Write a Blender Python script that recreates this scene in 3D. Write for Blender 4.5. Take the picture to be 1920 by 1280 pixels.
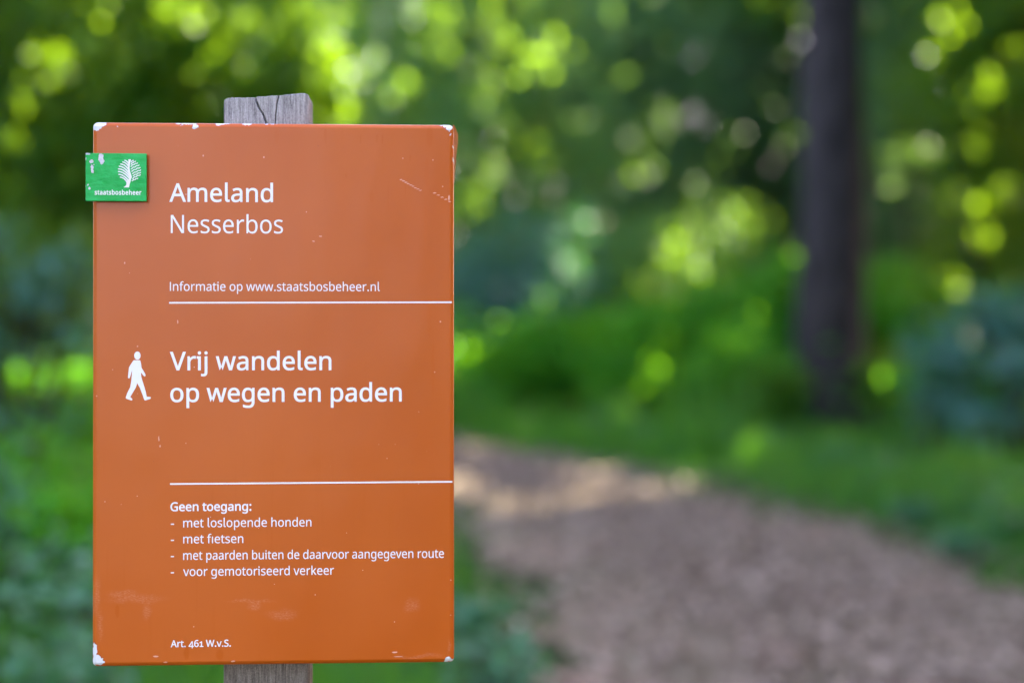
import bpy, math, random
import numpy as np
from mathutils import Vector, Matrix

sc = bpy.context.scene
for o in list(bpy.data.objects):
    bpy.data.objects.remove(o)
COL = sc.collection
R = math.radians

# ------------------------------------------------------------------ camera
F = 55.0 / 36.0 * 1920.0            # focal length in photo pixels
CAM_H, HORIZON = 1.0, 590.0         # eye height (m), photo row of the horizon
PITCH = math.atan((640.0 - HORIZON) / F)
cam_d = bpy.data.cameras.new("camera")
cam = bpy.data.objects.new("camera", cam_d)
COL.objects.link(cam)
cam.location = (0, 0, CAM_H)
cam.rotation_euler = (R(90) - PITCH, 0, 0)
cam_d.lens, cam_d.sensor_width = 55.0, 36.0
cam_d.clip_start, cam_d.clip_end = 0.05, 2000.0
cam_d.dof.use_dof = True
cam_d.dof.focus_distance = 1.295
cam_d.dof.aperture_fstop = 1.9
cam_d.dof.aperture_blades = 9
cam_d.dof.aperture_rotation = R(10)
sc.camera = cam

# ------------------------------------------------------------------ sky, sun, exposure
SUN_AZ, SUN_EL = R(50), R(40)       # azimuth to the right of the view direction
SUN = np.array([math.sin(SUN_AZ) * math.cos(SUN_EL), math.cos(SUN_AZ) * math.cos(SUN_EL), math.sin(SUN_EL)])
world = bpy.data.worlds.new("World")
sc.world = world
world.use_nodes = True
nt = world.node_tree
sky = nt.nodes.new("ShaderNodeTexSky")
sky.sky_type = "NISHITA"
sky.sun_disc = False
sky.sun_elevation = SUN_EL
sky.sun_rotation = SUN_AZ
sky.altitude = 10
sky.air_density, sky.dust_density, sky.ozone_density = 1.0, 1.6, 1.0
bg = nt.nodes["Background"]
tint = nt.nodes.new("ShaderNodeVectorMath")      # sky light tinted pinker to balance the colour of the whites
tint.operation = "MULTIPLY"
tint.inputs[1].default_value = (1.33, 0.98, 1.0)
nt.links.new(sky.outputs[0], tint.inputs[0])
nt.links.new(tint.outputs[0], bg.inputs[0])
bg.inputs[1].default_value = 0.13
sun_d = bpy.data.lights.new("sun", "SUN")
sun_d.energy, sun_d.angle, sun_d.color = 4.2, R(0.5), (1.0, 0.89, 0.70)
sun_o = bpy.data.objects.new("sun", sun_d)
COL.objects.link(sun_o)
sun_o.rotation_euler = Vector(SUN).to_track_quat("Z", "Y").to_euler()
vs = sc.view_settings
vs.view_transform, vs.look, vs.gamma, vs.use_curve_mapping = "Standard", "None", 1.0, False
vs.exposure = 4.03
sc.render.engine = "CYCLES"
sc.cycles.use_denoising = True
sc.cycles.max_bounces = 8
sc.cycles.transmission_bounces = 4
sc.cycles.sample_clamp_indirect = 6.0

# ------------------------------------------------------------------ helpers
def at(px, py, Y):
    """Point of the place that stands Y metres in front of the camera at photo pixel (px, py)."""
    c, s = math.cos(PITCH), math.sin(PITCH)
    u, v = (px - 960.0) / F, (640.0 - py) / F
    dy, dz = c + v * s, v * c - s
    return np.array([u * Y / dy, Y, CAM_H + dz * Y / dy])

def on_ground(px, py):
    c, s = math.cos(PITCH), math.sin(PITCH)
    u, v = (px - 960.0) / F, (640.0 - py) / F
    t = -CAM_H / (v * c - s)
    return np.array([u * t, (c + v * s) * t])

def link(name, mesh, mat=None, parent=None):
    o = bpy.data.objects.new(name, mesh)
    COL.objects.link(o)
    if mat is not None:
        mesh.materials.append(mat)
    if parent is not None:
        o.parent = parent
    return o

def mesh_np(name, V, polys, smooth=False):
    """polys: list of (n x k) index arrays."""
    me = bpy.data.meshes.new(name)
    V = np.asarray(V, np.float32)
    me.vertices.add(len(V))
    me.vertices.foreach_set("co", V.ravel())
    loops = np.concatenate([np.asarray(p, np.int32).ravel() for p in polys])
    tot = np.concatenate([np.full(len(p), np.asarray(p).shape[1], np.int32) for p in polys])
    start = np.concatenate([[0], np.cumsum(tot)[:-1]]).astype(np.int32)
    me.loops.add(len(loops))
    me.loops.foreach_set("vertex_index", loops)
    me.polygons.add(len(tot))
    me.polygons.foreach_set("loop_start", start)
    me.polygons.foreach_set("loop_total", tot)
    if smooth:
        me.polygons.foreach_set("use_smooth", np.ones(len(tot), bool))
    me.update(calc_edges=True)
    me.validate()
    return me

def tag(o, label=None, cat=None, group=None, kind=None):
    for k, v in (("label", label), ("category", cat), ("group", group), ("kind", kind)):
        if v:
            o[k] = v
    return o

def empty(name, loc, label=None, cat=None, group=None):
    o = bpy.data.objects.new(name, None)
    COL.objects.link(o)
    o.location = loc
    o.empty_display_size = 0.2
    return tag(o, label, cat, group)

# ------------------------------------------------------------------ node helpers
class NT:
    def __init__(self, name):
        self.m = bpy.data.materials.new(name)
        self.m.use_nodes = True
        self.t = self.m.node_tree
        self.b = self.t.nodes["Principled BSDF"]
        self.out = self.t.nodes["Material Output"]
    def n(self, kind, **kw):
        nd = self.t.nodes.new(kind)
        for k, v in kw.items():
            setattr(nd, k, v)
        return nd
    def set(self, sock, v):
        if isinstance(v, bpy.types.NodeSocket):
            self.t.links.new(v, sock)
        else:
            sock.default_value = v
    def math(self, op, a, b=0.0, c=None, clamp=False):
        nd = self.n("ShaderNodeMath", operation=op, use_clamp=clamp)
        self.set(nd.inputs[0], a); self.set(nd.inputs[1], b)
        if c is not None:
            self.set(nd.inputs[2], c)
        return nd.outputs[0]
    def vmath(self, op, a, b=None, c=None, out=0):
        nd = self.n("ShaderNodeVectorMath", operation=op)
        self.set(nd.inputs[0], a)
        if b is not None:
            self.set(nd.inputs[1], b)
        if c is not None:
            self.set(nd.inputs[2], c)
        return nd.outputs["Value"] if op == "LENGTH" else nd.outputs[0]
    def coord(self):
        return self.n("ShaderNodeTexCoord").outputs["Object"]
    def scaled(self, vec, s):
        return self.vmath("MULTIPLY", vec, s)
    def noise(self, vec, scale, detail=4.0, rough=0.55, color=False, dist=0.0):
        nd = self.n("ShaderNodeTexNoise")
        self.set(nd.inputs["Vector"], vec)
        nd.inputs["Scale"].default_value = scale
        nd.inputs["Detail"].default_value = detail
        nd.inputs["Roughness"].default_value = rough
        nd.inputs["Distortion"].default_value = dist
        return nd.outputs["Color" if color else "Fac"]
    def ramp(self, fac, stops):
        nd = self.n("ShaderNodeValToRGB")
        self.set(nd.inputs[0], fac)
        e = nd.color_ramp.elements
        while len(e) < len(stops):
            e.new(0.5)
        for el, (p, c) in zip(e, stops):
            el.position, el.color = p, (*c, 1.0)
        return nd.outputs[0]
    def smooth(self, v, a, b, lo=0.0, hi=1.0):
        nd = self.n("ShaderNodeMapRange", interpolation_type="SMOOTHSTEP")
        self.set(nd.inputs[0], v)
        for i, x in enumerate((a, b, lo, hi)):
            nd.inputs[i + 1].default_value = x
        return nd.outputs[0]
    def mix(self, fac, a, b):
        nd = self.n("ShaderNodeMix", data_type="RGBA")
        self.set(nd.inputs[0], fac)
        for s, v in ((nd.inputs[6], a), (nd.inputs[7], b)):
            self.set(s, v if isinstance(v, bpy.types.NodeSocket) else (*v, 1.0))
        return nd.outputs[2]
    def bump(self, h, strength, dist):
        nd = self.n("ShaderNodeBump")
        nd.inputs["Strength"].default_value = strength
        nd.inputs["Distance"].default_value = dist
        self.set(nd.inputs["Height"], h)
        self.t.links.new(nd.outputs[0], self.b.inputs["Normal"])
    def base(self, col, rough=0.5, spec=0.5):
        self.set(self.b.inputs["Base Color"], col if isinstance(col, bpy.types.NodeSocket) else (*col, 1.0))
        self.set(self.b.inputs["Roughness"], rough)
        self.b.inputs["Specular IOR Level"].default_value = spec
        return self.m

def leaf_material(name, dark, light, through, gloss=0.35, mixt=0.45, rough=0.45):
    """Leaf: reflecting face with a little sheen, and light coming through; each leaf its own shade."""
    N = NT(name)
    rnd = N.n("ShaderNodeNewGeometry").outputs["Random Per Island"]
    col = N.mix(rnd, dark, light)
    N.base(col, rough, gloss)
    tr = N.n("ShaderNodeBsdfTranslucent")
    N.set(tr.inputs[0], N.mix(rnd, tuple(0.75 * c for c in through), through))
    mx = N.n("ShaderNodeMixShader")
    mx.inputs[0].default_value = mixt
    N.t.links.new(N.b.outputs[0], mx.inputs[1])
    N.t.links.new(tr.outputs[0], mx.inputs[2])
    N.t.links.new(mx.outputs[0], N.out.inputs[0])
    return N.m

# ================================================================== ground, path
def path_centre(y):
    """Middle of the track and half its width at distance y."""
    ys = [-6, 0, 2.5, 4, 5, 6, 7, 8, 9, 10, 11.5, 13, 16, 20, 26]
    cx = [2.6, 1.9, 1.45, 1.12, 1.0, .93, .78, .52, .22, -.15, -.80, -1.55, -3.2, -5.2, -8.0]
    hw = [1.0, 1.0, 1.0, .98, .93, .87, .83, .80, .78, .76, .74, .72, .70, .70, .70]
    return np.interp(y, ys, cx), np.interp(y, ys, hw)

def ground_material():
    N = NT("forest_floor")
    v = N.coord()
    a = N.noise(v, 0.9, 6.0, 0.6)
    col = N.ramp(a, [(0.30, (0.020, 0.028, 0.010)), (0.5, (0.034, 0.060, 0.016)), (0.70, (0.070, 0.072, 0.032))])
    N.bump(N.noise(v, 14.0, 6.0, 0.7), 0.8, 0.06)
    return N.base(col, 0.95, 0.1)
def path_material():
    N = NT("trodden_path")
    v = N.coord()
    a = N.noise(v, 1.3, 5.0, 0.6)
    b = N.noise(v, 11.0, 6.0, 0.7)
    c = N.noise(v, 3.2, 4.0, 0.65)
    e = N.noise(N.scaled(v, (1.0, 0.6, 1.0)), 5.0, 3.0, 0.6)
    col = N.ramp(b, [(0.32, (0.076, 0.057, 0.034)), (0.46, (0.194, 0.151, 0.096)), (0.58, (0.308, 0.245, 0.165)), (0.74, (0.454, 0.369, 0.260))])
    col = N.mix(N.smooth(a, 0.47, 0.60, 0.0, 0.70), col, (0.146, 0.127, 0.075))      # damp, mossy patches
    col = N.mix(N.smooth(c, 0.54, 0.64, 0.0, 0.75), col, (0.292, 0.192, 0.134))      # reddish litter
    col = N.mix(N.smooth(e, 0.60, 0.72, 0.0, 0.5), col, (0.092, 0.070, 0.049))      # dark wet earth
    N.bump(N.noise(v, 40.0, 6.0, 0.7), 0.8, 0.02)
    return N.base(col, 0.95, 0.1)

g = np.linspace(-1, 1, 121)
gx, gy = np.meshgrid(np.sign(g) * np.abs(g) ** 2.2 * 160, np.sign(g) * np.abs(g) ** 2.2 * 160 + 8, indexing="ij")
rngG = np.random.default_rng(11)
far = np.clip((np.hypot(gx, gy - 8) - 10) / 40, 0, 1)
gz = 0.05 * np.sin(gx * 0.9 + 1) * np.sin(gy * 0.7) * far
V = np.stack([gx, gy, gz], -1).reshape(-1, 3)
idx = np.arange(121 * 121).reshape(121, 121)
Q = np.stack([idx[:-1, :-1], idx[1:, :-1], idx[1:, 1:], idx[:-1, 1:]], -1).reshape(-1, 4)
ground = tag(link("ground", mesh_np("ground", V, [Q], True), ground_material()), kind="structure")

ys = np.concatenate([np.arange(-6, 14, 0.12), np.arange(14, 26.1, 0.4)])
pc, pw = path_centre(ys)
rngP = np.random.default_rng(5)
NT_ = 9
rows = []
for i, y in enumerate(ys):
    wl = pw[i] * (1 + 0.10 * math.sin(y * 2.1) + 0.06 * math.sin(y * 5.3) + 0.05 * rngP.standard_normal())
    wr = pw[i] * (1 + 0.09 * math.sin(y * 1.7 + 2) + 0.05 * math.sin(y * 6.1) + 0.05 * rngP.standard_normal())
    t = np.linspace(-1, 1, NT_)
    x = pc[i] + np.where(t < 0, t * wl, t * wr)
    z = 0.010 + 0.012 * (1 - t ** 2) * np.cos(t * 6.0)
    z[0] = z[-1] = 0.004
    rows.append(np.stack([x, np.full(NT_, y), z], 1))
V = np.concatenate(rows)
idx = np.arange(len(ys) * NT_).reshape(len(ys), NT_)
Q = np.stack([idx[:-1, :-1], idx[:-1, 1:], idx[1:, 1:], idx[1:, :-1]], -1).reshape(-1, 4)
path = tag(link("path", mesh_np("path", V, [Q], True), path_material()), kind="structure")

# ================================================================== foliage
def unit(v):
    return v / np.maximum(np.linalg.norm(v, axis=-1, keepdims=True), 1e-9)

class Leaves:
    """A set of leaves collected first, thinned where the sun breaks through, and meshed last."""
    all = []
    def __init__(self, seed):
        self.rng = np.random.default_rng(seed)
        self.C, self.L, self.N, self.A = [], [], [], []
        self.keep_ = []
        Leaves.all.append(self)
    def add(self, C, size, up=0.5, aspect=0.55, face=None, keep=False):
        n = len(C)
        r = self.rng
        N = r.standard_normal((n, 3)) * 0.75 + np.array([0, 0, up])
        if face is not None:
            N = N + np.asarray(face)
        self.C.append(C)
        self.L.append(size * r.uniform(0.65, 1.3, n))
        self.N.append(unit(N))
        self.A.append(np.full(n, aspect))
        self.keep_.append(np.full(n, keep))
    def clumps(self, centres, per, sigma, size, **kw):
        k = len(centres)
        n = k * per
        off = self.rng.standard_normal((n, 3)) * (np.repeat(np.broadcast_to(sigma, (k,)), per)[:, None]) * np.array([1, 1, 0.75])
        self.add(np.repeat(centres, per, 0) + off, size, **kw)
    def freeze(self):
        for k in ("C", "L", "N", "A", "keep_"):
            setattr(self, k, np.concatenate(getattr(self, k)))
    def drop(self, mask):
        m = ~(mask & ~self.keep_)
        for k in ("C", "L", "N", "A", "keep_"):
            setattr(self, k, getattr(self, k)[m])
    def mesh(self, name, origin, simple=False):
        n = len(self.C)
        r = self.rng
        C = self.C - np.asarray(origin)
        d = unit(np.cross(self.N, unit(r.standard_normal((n, 3)))))
        w = np.cross(self.N, d)
        L = self.L[:, None]
        W = L * self.A[:, None]
        up = self.N * L * 0.10
        if simple:
            P = np.stack([C - d * L * .5, C + w * W * .5 + up, C + d * L * .5, C - w * W * .5 + up], 1)
            b = np.arange(n)[:, None] * 4
            F_ = [np.concatenate([b + np.array([0, 1, 2]), b + np.array([0, 2, 3])])]
        else:
            P = np.stack([C - d * L * .5, C - d * L * .14 + w * W * .5 + up, C + d * L * .2 + w * W * .42 + up, C + d * L * .5 - up * .8,
                          C + d * L * .2 - w * W * .42 + up, C - d * L * .14 - w * W * .5 + up], 1)
            b = np.arange(n)[:, None] * 6
            F_ = [np.concatenate([b + np.array([0, 1, 2, 3]), b + np.array([0, 3, 4, 5])])]
        return mesh_np(name, P.reshape(-1, 3), F_)

def tube(paths, sides=10, rough=0.0, seed=0):
    """Tapered limbs: each path is a list of (point, radius)."""
    rng = np.random.default_rng(seed)
    V, Q, T, base = [], [], [], 0
    for path_ in paths:
        P = np.array([p for p, _ in path_], float)
        rad = np.array([r for _, r in path_], float)
        d = unit(np.gradient(P, axis=0))
        ref = np.where(np.abs(d[:, 2:3]) > 0.9, np.array([[1., 0, 0]]), np.array([[0, 0, 1.]]))
        u = unit(np.cross(d, ref))
        v = np.cross(d, u)
        a = np.linspace(0, 2 * math.pi, sides, endpoint=False)
        k = len(P)
        rr = rad[:, None] * (1 + rough * rng.standard_normal((k, sides)))
        ring = P[:, None] + (u[:, None] * np.cos(a)[None, :, None] + v[:, None] * np.sin(a)[None, :, None]) * rr[..., None]
        V.append(ring.reshape(-1, 3))
        i = np.arange(k - 1)[:, None] * sides + base
        j = np.arange(sides)[None, :]
        j2 = (j + 1) % sides
        Q.append(np.stack([i + j, i + j2, i + sides + j2, i + sides + j], -1).reshape(-1, 4))
        base += k * sides
    return np.concatenate(V), np.concatenate(Q)

def limbs(base, top, r0, clumps, rng, n_limb=26, trunk_seg=14, wob=0.06):
    """Trunk from base to top plus limbs reaching some of the clumps."""
    base, top = np.asarray(base, float), np.asarray(top, float)
    t = np.linspace(0, 1, trunk_seg)
    P = base + (top - base) * t[:, None]
    P[1:-1, :2] += rng.standard_normal((trunk_seg - 2, 2)) * wob * np.linalg.norm(top - base) * 0.06
    flare = 1 + 0.25 * np.exp(-t * trunk_seg * 1.2)
    rad = r0 * (1 - 0.7 * t ** 1.4) * flare
    out = [list(zip(P, rad))]
    pick = clumps[rng.permutation(len(clumps))[:n_limb]] if len(clumps) else []
    for c in pick:
        f = np.clip(((c[2] - base[2]) / (top[2] - base[2])) - rng.uniform(0.04, 0.16), 0.04, 0.95)
        s = np.array([np.interp(f, t, P[:, k]) for k in range(3)])
        r = r0 * (1 - 0.75 * f) * 0.38
        m = (s + c) / 2 + np.array([0, 0, 0.10 * np.linalg.norm(c - s)]) + rng.standard_normal(3) * 0.04
        out.append([(s, r), (s * .6 + m * .4, r * .8), (m, r * .6), (m * .5 + c * .5, r * .38), (c, r * .15)])
    return out

# -- leaf and bark materials (blue and pale carry sky sheen in their colour) -----------------
M_LEAF = {
    "broad":  leaf_material("broad_leaf", (0.010, 0.075, 0.012), (0.024, 0.135, 0.022), (0.26, 0.46, 0.012)),
    "hazel":  leaf_material("hazel_leaf", (0.012, 0.110, 0.042), (0.028, 0.175, 0.066), (0.26, 0.46, 0.015)),
    "pine":   leaf_material("pine_needle", (0.038, 0.120, 0.050), (0.070, 0.170, 0.074), (0.16, 0.30, 0.03), 0.15, 0.3),
    "fern":   leaf_material("fern_frond", (0.020, 0.200, 0.012), (0.042, 0.290, 0.022), (0.20, 0.50, 0.010), 0.15),
    "blue":   leaf_material("sky_sheen_leaf", (0.016, 0.095, 0.068), (0.055, 0.190, 0.160), (0.10, 0.30, 0.06), 0.45, 0.25, 0.5),  # blue reflection of the sky put into the leaf colour
    "pale":   leaf_material("pale_sheen_leaf", (0.012, 0.090, 0.028), (0.050, 0.165, 0.085), (0.10, 0.34, 0.05), 0.45, 0.25, 0.5),  # pale sheen of the leaves put into their colour
    "dark":   leaf_material("dark_leaf", (0.006, 0.050, 0.008), (0.015, 0.098, 0.016), (0.28, 0.48, 0.010), 0.15),
    "grass":  leaf_material("grass_blade", (0.008, 0.085, 0.012), (0.020, 0.135, 0.024), (0.16, 0.44, 0.015), 0.2),
}
def bark_material(name, a, b):
    N = NT(name)
    v = N.coord()
    n1 = N.noise(N.scaled(v, (14.0, 14.0, 3.0)), 1.0, 6.0, 0.65)
    N.bump(n1, 1.0, 0.05)
    return N.base(N.ramp(n1, [(0.35, a), (0.65, b)]), 0.9, 0.2)
M_PINE_BARK = bark_material("pine_bark", (0.010, 0.009, 0.009), (0.044, 0.040, 0.040))
M_BARK = bark_material("brown_bark", (0.014, 0.010, 0.007), (0.036, 0.027, 0.019))

PLANTS = []          # (name, label, category, group, base, Leaves, leaf material, wood paths, bark, part names, simple)
def plant(name, label, cat, group, base, lv, leaf, wood, bark=None, parts=("crown", "trunk"), simple=False):
    PLANTS.append((name, label, cat, group, np.asarray(base, float), lv, M_LEAF[leaf], wood, bark or M_BARK, parts, simple))

def ellipsoid(rng, n, c, r, hollow=0.45):
    d = unit(rng.standard_normal((n, 3)))
    return np.asarray(c) + d * (rng.uniform(hollow ** 2, 1, n) ** 0.5)[:, None] * np.asarray(r)

seed_ = [100]
def nseed():
    seed_[0] += 1
    return seed_[0]

def tall_tree(name, label, cat, x, y, h, cb, rad, trunk_r, leaf, group=None, nclump=110, per=70, size=0.2, bark=None, simple=True, limbs_n=30, wob=0.06):
    """A full tree: tapering trunk, limbs, and a crown from height cb to h."""
    s = nseed()
    rng = np.random.default_rng(s)
    lv = Leaves(s)
    cz, rz = (h + cb) / 2, (h - cb) / 2
    cl = ellipsoid(rng, nclump, (x, y, cz), (rad, rad, rz))
    lv.clumps(cl, per, rng.uniform(0.25, 0.5, nclump) * (rad / 3.5), size, aspect=0.6)
    wood = limbs((x, y, -0.1), (x + rng.normal() * 3.3 * wob, y + rng.normal() * 3.3 * wob, h * 0.92), trunk_r, cl, rng, limbs_n, wob=wob)
    plant(name, label, cat, group, (x, y, 0), lv, leaf, wood, bark, simple=simple)
    return lv, rng

def shrub(name, label, cat, box, Y, dY, leaf, nclump, per, sigma, size, group=None, z0=None, parts=("foliage", "stem"), up=0.4, aspect=0.55, simple=False):
    """A bush that fills the photo box (px0, py0, px1, py1) when it stands Y metres off."""
    s = nseed()
    rng = np.random.default_rng(s)
    lv = Leaves(s)
    a, b = at(box[0], box[1], Y), at(box[2], box[3], Y)
    zt = a[2]
    zb = max(0.05, b[2]) if z0 is None else z0
    c = ((a[0] + b[0]) / 2, Y, (zt + zb) / 2)
    r = (abs(b[0] - a[0]) / 2, dY, abs(zt - zb) / 2)
    cl = ellipsoid(rng, nclump, c, r, 0.25)
    cl[:, 2] = np.maximum(cl[:, 2], 0.04)
    lv.clumps(cl, per, rng.uniform(0.7, 1.3, nclump) * sigma, size, up=up, aspect=aspect)
    lv.C[-1][:, 2] = np.maximum(lv.C[-1][:, 2], 0.02)
    wood = []
    k = 5
    for i in range(k):
        bx = np.array([c[0] + rng.normal() * 0.12, Y + rng.normal() * 0.12, -0.05])
        wood += limbs(bx, cl[rng.integers(nclump)] * [1, 1, 0] + [0, 0, zb + (zt - zb) * rng.uniform(0.6, 0.95)], 0.012 + 0.005 * zt, cl, rng, 7, 8)
    plant(name, label, cat, group, (c[0], Y, 0), lv, leaf, wood, None, parts, simple)
    return lv, rng

# -- the pine by the path and the thin one behind it
tall_tree("pine_tree", "straight thick dark trunked pine standing in ferns to the right of the path", "tree", at(1557, 790, 13.6)[0], 13.6, 15, 6.0, 3.6, 0.292, "pine", None, 230, 110, 0.22, M_PINE_BARK, wob=0.012)
tall_tree("pine_tree", "thin distant trunked pine just left of the thick dark pine", "tree", at(1398, 600, 24)[0], 24.0, 14, 4.6, 2.6, 0.13, "pine", None, 110, 80, 0.2, M_PINE_BARK)

# -- the wood out of the frame to the right and behind, whose crowns shade the track
SH = "tall trees shading the path from outside the view"
for (x, y, h, cb, rad) in ((5.6, 4.6, 10, 3.4, 3.3), (7.2, 8.6, 12, 3.6, 3.6), (9.6, 5.4, 12, 4, 3.6), (10.5, 11.5, 13, 4, 3.8), (8.0, 14.8, 11, 3.4, 3.4), (13.2, 8.2, 13, 4, 3.8),
                           (11.5, 16.5, 13, 4, 3.8), (14.5, 14, 14, 4, 4), (8.6, 18.5, 12, 3.4, 3.4), (15.5, 20, 14, 4, 4), (-6.2, 4.6, 9, 2.2, 2.6), (5.3, 11.4, 10.5, 4.3, 2.7), (8.2, 22.6, 13, 4, 4.2), (5.2, 21.6, 12, 4.6, 3.0), (12.0, 25.5, 13, 4, 4.2), (16.5, 27, 14, 4, 4.2)):
    tall_tree("broadleaf_tree", "tall broadleaf tree whose crown shades the path from outside the view", "tree", x, y, h, cb, rad, 0.2, "broad", SH, 150, 100, 0.25)

# -- unseen trees behind the camera, added to block the low sky
proto_lv, _ = tall_tree("broadleaf_tree", "unseen broadleaf tree added behind the camera to block the low sky", "tree", 2.7, -9.0, 9, 0.6, 3.0, 0.16, "broad", "trees behind the photographer", 150, 90, 0.25)
# -- far trees closing the view
FAR = [(-14, 27, 11, 1.0, 3.4, "hazel"), (-9.5, 25, 11, 0.9, 3.2, "hazel"), (-5.6, 27, 12, 1.2, 3.2, "hazel"), (-2.0, 25.5, 12, 1.3, 2.9, "hazel"), (1.2, 28, 12, 1.2, 3.2, "hazel"), (4.6, 30, 13, 1.2, 3.4, "pine"),
       (7.8, 28.5, 12, 1.0, 3.2, "pine"), (11.4, 29, 12, 0.9, 3.4, "hazel"), (15.5, 30, 12, 0.9, 3.6, "hazel"), (-11.5, 33, 13, 1, 3.8, "hazel"), (-4, 35, 14, 1, 4, "hazel"), (3, 37, 14, 1, 4, "pine"), (10, 36, 14, 1, 4, "hazel")]
for (x, y, h, cb, rad, leaf) in FAR:
    tall_tree("woodland_tree", "leafy tree in the blurred wood that closes the view behind the path", "tree", x, y, h, cb, rad, 0.17, leaf, "far trees closing the view", 170, 90, 0.25, limbs_n=22)

# -- big leafy tree at the left, reaching over the sign
LT, rng = tall_tree("broadleaf_tree", "dark leafy tree at the left edge with a sunlit bough above the sign", "tree", -3.1, 9.2, 7.5, 1.5, 1.9, 0.13, "dark", None, 130, 95, 0.10, simple=False)
bough = np.concatenate([np.linspace(at(250, 20, 8.2), at(470, 60, 8.0), 12), np.linspace(at(380, 120, 8.1), at(640, 210, 7.9), 16), np.linspace(at(470, 20, 8.0), at(660, 120, 7.9), 12)])
LT.clumps(bough + rng.standard_normal(bough.shape) * 0.07, 60, 0.10, 0.075, aspect=0.6)
left_fill = ellipsoid(rng, 80, at(180, 230, 8.6), (0.95, 0.5, 0.8), 0.2)
LT.clumps(left_fill, 60, 0.15, 0.085)

# -- bushes: (box in the photo, distance, ...)
shrub("hazel_bush", "tall mid green hazel bush rising behind the top of the sign", "bush", (560, -260, 1160, 620), 17.5, 1.1, "hazel", 120, 90, 0.24, 0.10)
shrub("hazel_bush", "broad hazel bush hidden mostly behind the sign", "bush", (120, 40, 640, 700), 14.5, 0.9, "hazel", 100, 80, 0.22, 0.10)
shrub("hazel_bush", "pale grey green bush between the sign and the thick pine", "bush", (1010, -150, 1330, 600), 21.0, 1.2, "pine", 110, 80, 0.26, 0.11)
shrub("hazel_bush", "olive green bush straight behind the thin pine trunk", "bush", (1290, -150, 1560, 640), 22.5, 1.2, "pine", 100, 80, 0.26, 0.11)
shrub("hazel_bush", "olive bush directly right of the thick pine trunk", "bush", (1590, -150, 1790, 640), 18.5, 1.0, "pine", 80, 80, 0.24, 0.10)
shrub("leafy_bush", "dark green leafy bush filling the upper right corner", "bush", (1700, -160, 2090, 620), 12.8, 0.9, "dark", 120, 90, 0.18, 0.085)
shrub("leafy_bush", "dark teal bush right beside the sign at the far bend of the path", "bush", (840, 420, 1120, 740), 15.6, 0.6, "blue", 50, 80, 0.17, 0.085)
shrub("leafy_bush", "yellow green bush above the ferns halfway between sign and pine", "bush", (1060, 400, 1300, 700), 16.2, 0.6, "hazel", 50, 80, 0.17, 0.085)
shrub("leafy_bush", "bluish bush with pale sheen at the right edge behind the verge", "bush", (1735, 490, 2060, 830), 10.6, 0.5, "blue", 24, 50, 0.12, 0.10)
shrub("leafy_bush", "loose green bush mixed into the bluish one at the right edge", "bush", (1680, 560, 2040, 830), 11.6, 0.5, "fern", 24, 50, 0.14, 0.10)
shrub("leafy_bush", "small bluish bush low down right of the thick pine", "bush", (1725, 640, 1815, 820), 11.0, 0.25, "blue", 10, 44, 0.10, 0.07)
shrub("leafy_bush", "dark bluish bush beside the left edge of the sign", "bush", (-160, 390, 190, 690), 7.2, 0.4, "blue", 20, 45, 0.11, 0.065, z0=0.3)
shrub("leafy_bush", "dark green bush tangled with the bluish one left of the sign", "bush", (-160, 360, 180, 690), 7.8, 0.4, "dark", 34, 60, 0.11, 0.065, z0=0.3)
for (x0_, x1_, y0_, Y_, lf) in ((1215, 1420, 400, 20.5, "hazel"), (640, 860, 170, 25, "hazel"), (820, 1120, 190, 24.5, "hazel"), (-90, 190, 210, 20, "dark"), (-1300, -780, 300, 20, "hazel"), (-900, -400, 320, 21, "hazel"), (-500, 60, 330, 23, "hazel"), (0, 420, 360, 22, "hazel"), (380, 760, 330, 23.5, "hazel"), (700, 960, 380, 24, "hazel"), (900, 1180, 370, 20, "hazel"), (1120, 1420, 230, 26, "pine"),
                                (1380, 1580, 260, 25, "pine"), (1540, 1830, 330, 24, "hazel"), (1780, 2150, 300, 22, "dark"), (2100, 2600, 330, 22, "hazel")):
    shrub("woodland_bush", "dim bush in the undergrowth at the back of the blurred wood", "bush", (x0_, y0_, x1_, 680), Y_, 1.0, lf, 70, 80, 0.30, 0.14, group="undergrowth at the back of the wood", simple=True)
# -- ferns
for (lab, bx, Y_, k_) in (("bright green fern clump nearest the thick pine on its left", (1385, 470, 1520, 700), 14.9, 26), ("tall bright fern clump second from the thick pine on its left", (1250, 540, 1430, 740), 14.5, 30),
                          ("low fern clump in the middle of the verge behind the path", (1120, 610, 1300, 770), 14.0, 26), ("dark low fern clump at the foot of the thick pine", (1300, 650, 1500, 790), 13.4, 20),
                          ("wide fern clump at the bend of the path", (940, 570, 1170, 760), 15.0, 34), ("fern clump at the bend of the path just right of the sign", (820, 600, 1000, 770), 14.6, 28),
                          ("spreading fern clump far behind the bend of the path", (1000, 500, 1260, 700), 17.5, 40), ("fern clump right of the thick pine trunk", (1600, 490, 1700, 700), 15.4, 22),
                          ("second fern clump right of the thick pine beside the bluish bush", (1660, 520, 1800, 740), 14.6, 26)):
    shrub("fern_clump", lab, "fern", bx, Y_, 0.45, "fern", k_, 70, 0.17, 0.13, aspect=0.28, up=0.2)
shrub("fern_clump", "sunlit fern clump low at the left edge behind the grass", "fern", (-160, 665, 200, 800), 11.6, 0.5, "fern", 60, 80, 0.12, 0.09, aspect=0.35)
shrub("fern_clump", "fern clump hidden behind the middle of the sign", "fern", (200, 640, 560, 800), 13.0, 0.5, "fern", 60, 80, 0.12, 0.09, aspect=0.35)

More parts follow.
